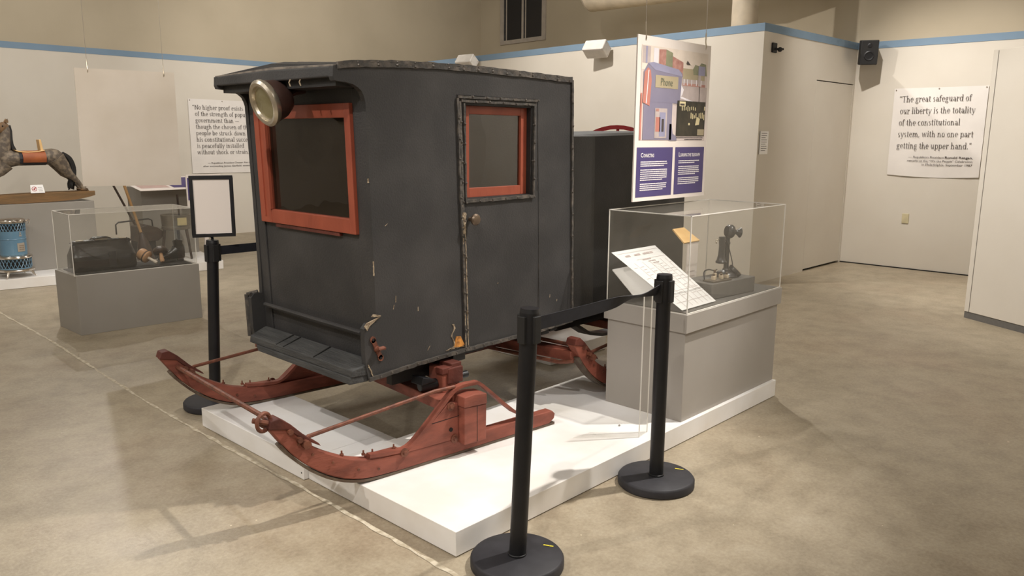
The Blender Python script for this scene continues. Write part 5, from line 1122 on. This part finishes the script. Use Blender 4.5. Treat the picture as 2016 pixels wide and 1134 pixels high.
MB().lathe([(.02, .0), (.045, -.06), (.085, -.22), (.10, -.32), (0, -.32)], (1.835, 7.38, .472), (-.1, 0, 1), 16).build('bristles', M['dkwood'], t, smooth=True)
t = thing('wash_tub', (2.32, 7.6, PH), 'dull metal tub on three legs with a cream label behind the left case', 'tub')
MB().lathe([(0, .36), (.15, .36), (.165, .37), (.165, .40), (.16, .405), (.17, .53), (.175, .535), (.17, .54), (.16, .53), (.15, .40), (0, .39)], (2.31, 7.52, PH), (0, 0, 1), 30).build('tub', M['steel'], t, smooth=True)
for k in range(3):
    a = -PI / 2 + .5 + k * 2 * PI / 3; ca, sa = math.cos(a), math.sin(a)
    MB().tube([(2.31 + .14 * ca, 7.52 + .14 * sa, PH + .37), (2.31 + .165 * ca, 7.52 + .165 * sa, PH + .2), (2.31 + .19 * ca, 7.52 + .19 * sa, PH + .002)], [.02, .016, .014], 8).build('leg', M['dkwood'], t, smooth=True)
MB().hexa([(2.25, 7.335, PH + .42), (2.36, 7.335, PH + .42), (2.36, 7.345, PH + .42), (2.25, 7.345, PH + .42)], [(2.25, 7.335, PH + .51), (2.36, 7.335, PH + .51), (2.36, 7.345, PH + .51), (2.25, 7.345, PH + .51)]).build('label', M['cream'], t)
MB().tube([(2.36, 7.52, PH + .36), (2.35, 7.52, PH + .78)], .013, 8).build('dasher', M['dkwood'], t, smooth=True)
tag(skew((2.08, 7.92), (2.75, 7.88), (2.80, 8.4), (2.12, 8.45), PH + .001, .95).build('display_pedestal', M['grey'], bevel=.003), 'tall grey pedestal behind the metal tub', 'pedestal')
t = thing('reading_panel', (2.25, 7.7, .95), 'slanted white reading panel with picture and violet text on the tall grey pedestal', 'text panel')
def rp(a, b, k=0): return (1.84 + .12 * (1 - b) + 1.05 * a, 7.62 + .42 * b, .942 + .13 * b + .002 * k - .04 * a * 0)
mb = MB(); mb.hexa([rp(0, 0, -3), rp(1, 0, -3), rp(1, 1, -3), rp(0, 1, -3)], [rp(0, 0), rp(1, 0), rp(1, 1), rp(0, 1)]); mb.build('panel', M['board'], t)
mb = MB(); mb.add([rp(.05, .15, 1), rp(.38, .15, 1), rp(.38, .9, 1), rp(.05, .9, 1)], [(0, 1, 2, 3)]).add([rp(.08, .45, 2), rp(.35, .45, 2), rp(.35, .8, 2), rp(.08, .8, 2)], [(0, 1, 2, 3)], 1); mb.build('printed_picture', [M['p_mauve'], M['p_brick']], t)
MB().add([rp(.42, .12, 1), rp(.96, .12, 1), rp(.96, .92, 1), rp(.42, .92, 1)], [(0, 1, 2, 3)]).build('text_panel', M['purple'], t)
t = thing('upright_panel', (2.6, 7.6, .6), 'narrow white upright board with violet band half hidden by the framed sign', 'text panel')
mb = MB(); mb.box(2.50, 2.95, 7.585, 7.595, .72, 1.115); mb.build('board', M['board'], t)
mb = MB(); mb.box(2.515, 2.93, 7.583, 7.586, .80, 1.075); mb.build('violet_band', M['purple'], t)
MB().box(2.70, 2.75, 7.598, 7.62, PH + .001, .9).build('post', M['board'], t)
# red flywheel behind the sleigh
t = thing('red_hand_mill', (4.4, 2.5, .62), 'red iron wheel rim rising behind the back of the sleigh', 'wheel')
mb = MB(); R_ = .47; wc = Vector((4.05, 2.24, 1.22)); tv = Vector((.588, -.809, 0)); nv_ = Vector((.809, .588, 0))
mb.strip([wc + tv * (R_ * math.cos(a)) + Vector((0, 0, R_ * math.sin(a))) for a in [k * PI / 24 for k in range(49)]], nv_, .05, .036); mb.build('wheel_rim', M['redenamel'], t, smooth=True)
for k in range(5):
    a = k * 2 * PI / 5 + .3; MB().tube([wc, wc + tv * (R_ * math.cos(a)) + Vector((0, 0, R_ * math.sin(a)))], .014, 8).build('spoke', M['redenamel'], t, smooth=True)
MB().lathe([(.06, -.05), (.06, .05)], wc, nv_, 16).build('hub', M['redenamel'], t, smooth=True)
MB().tube([wc, wc + nv_ * .34], .018, 8).build('axle', M['black'], t)
MB().box(4.24, 4.56, 2.34, 2.66, .622, 1.26).build('mill_body', M['redenamel'], t, bevel=.02)
tag(MB().box(4.15, 4.65, 2.25, 2.75, 0, .62).build('display_pedestal', M['grey'], bevel=.003), 'grey pedestal under the red wheel behind the sleigh', 'pedestal')
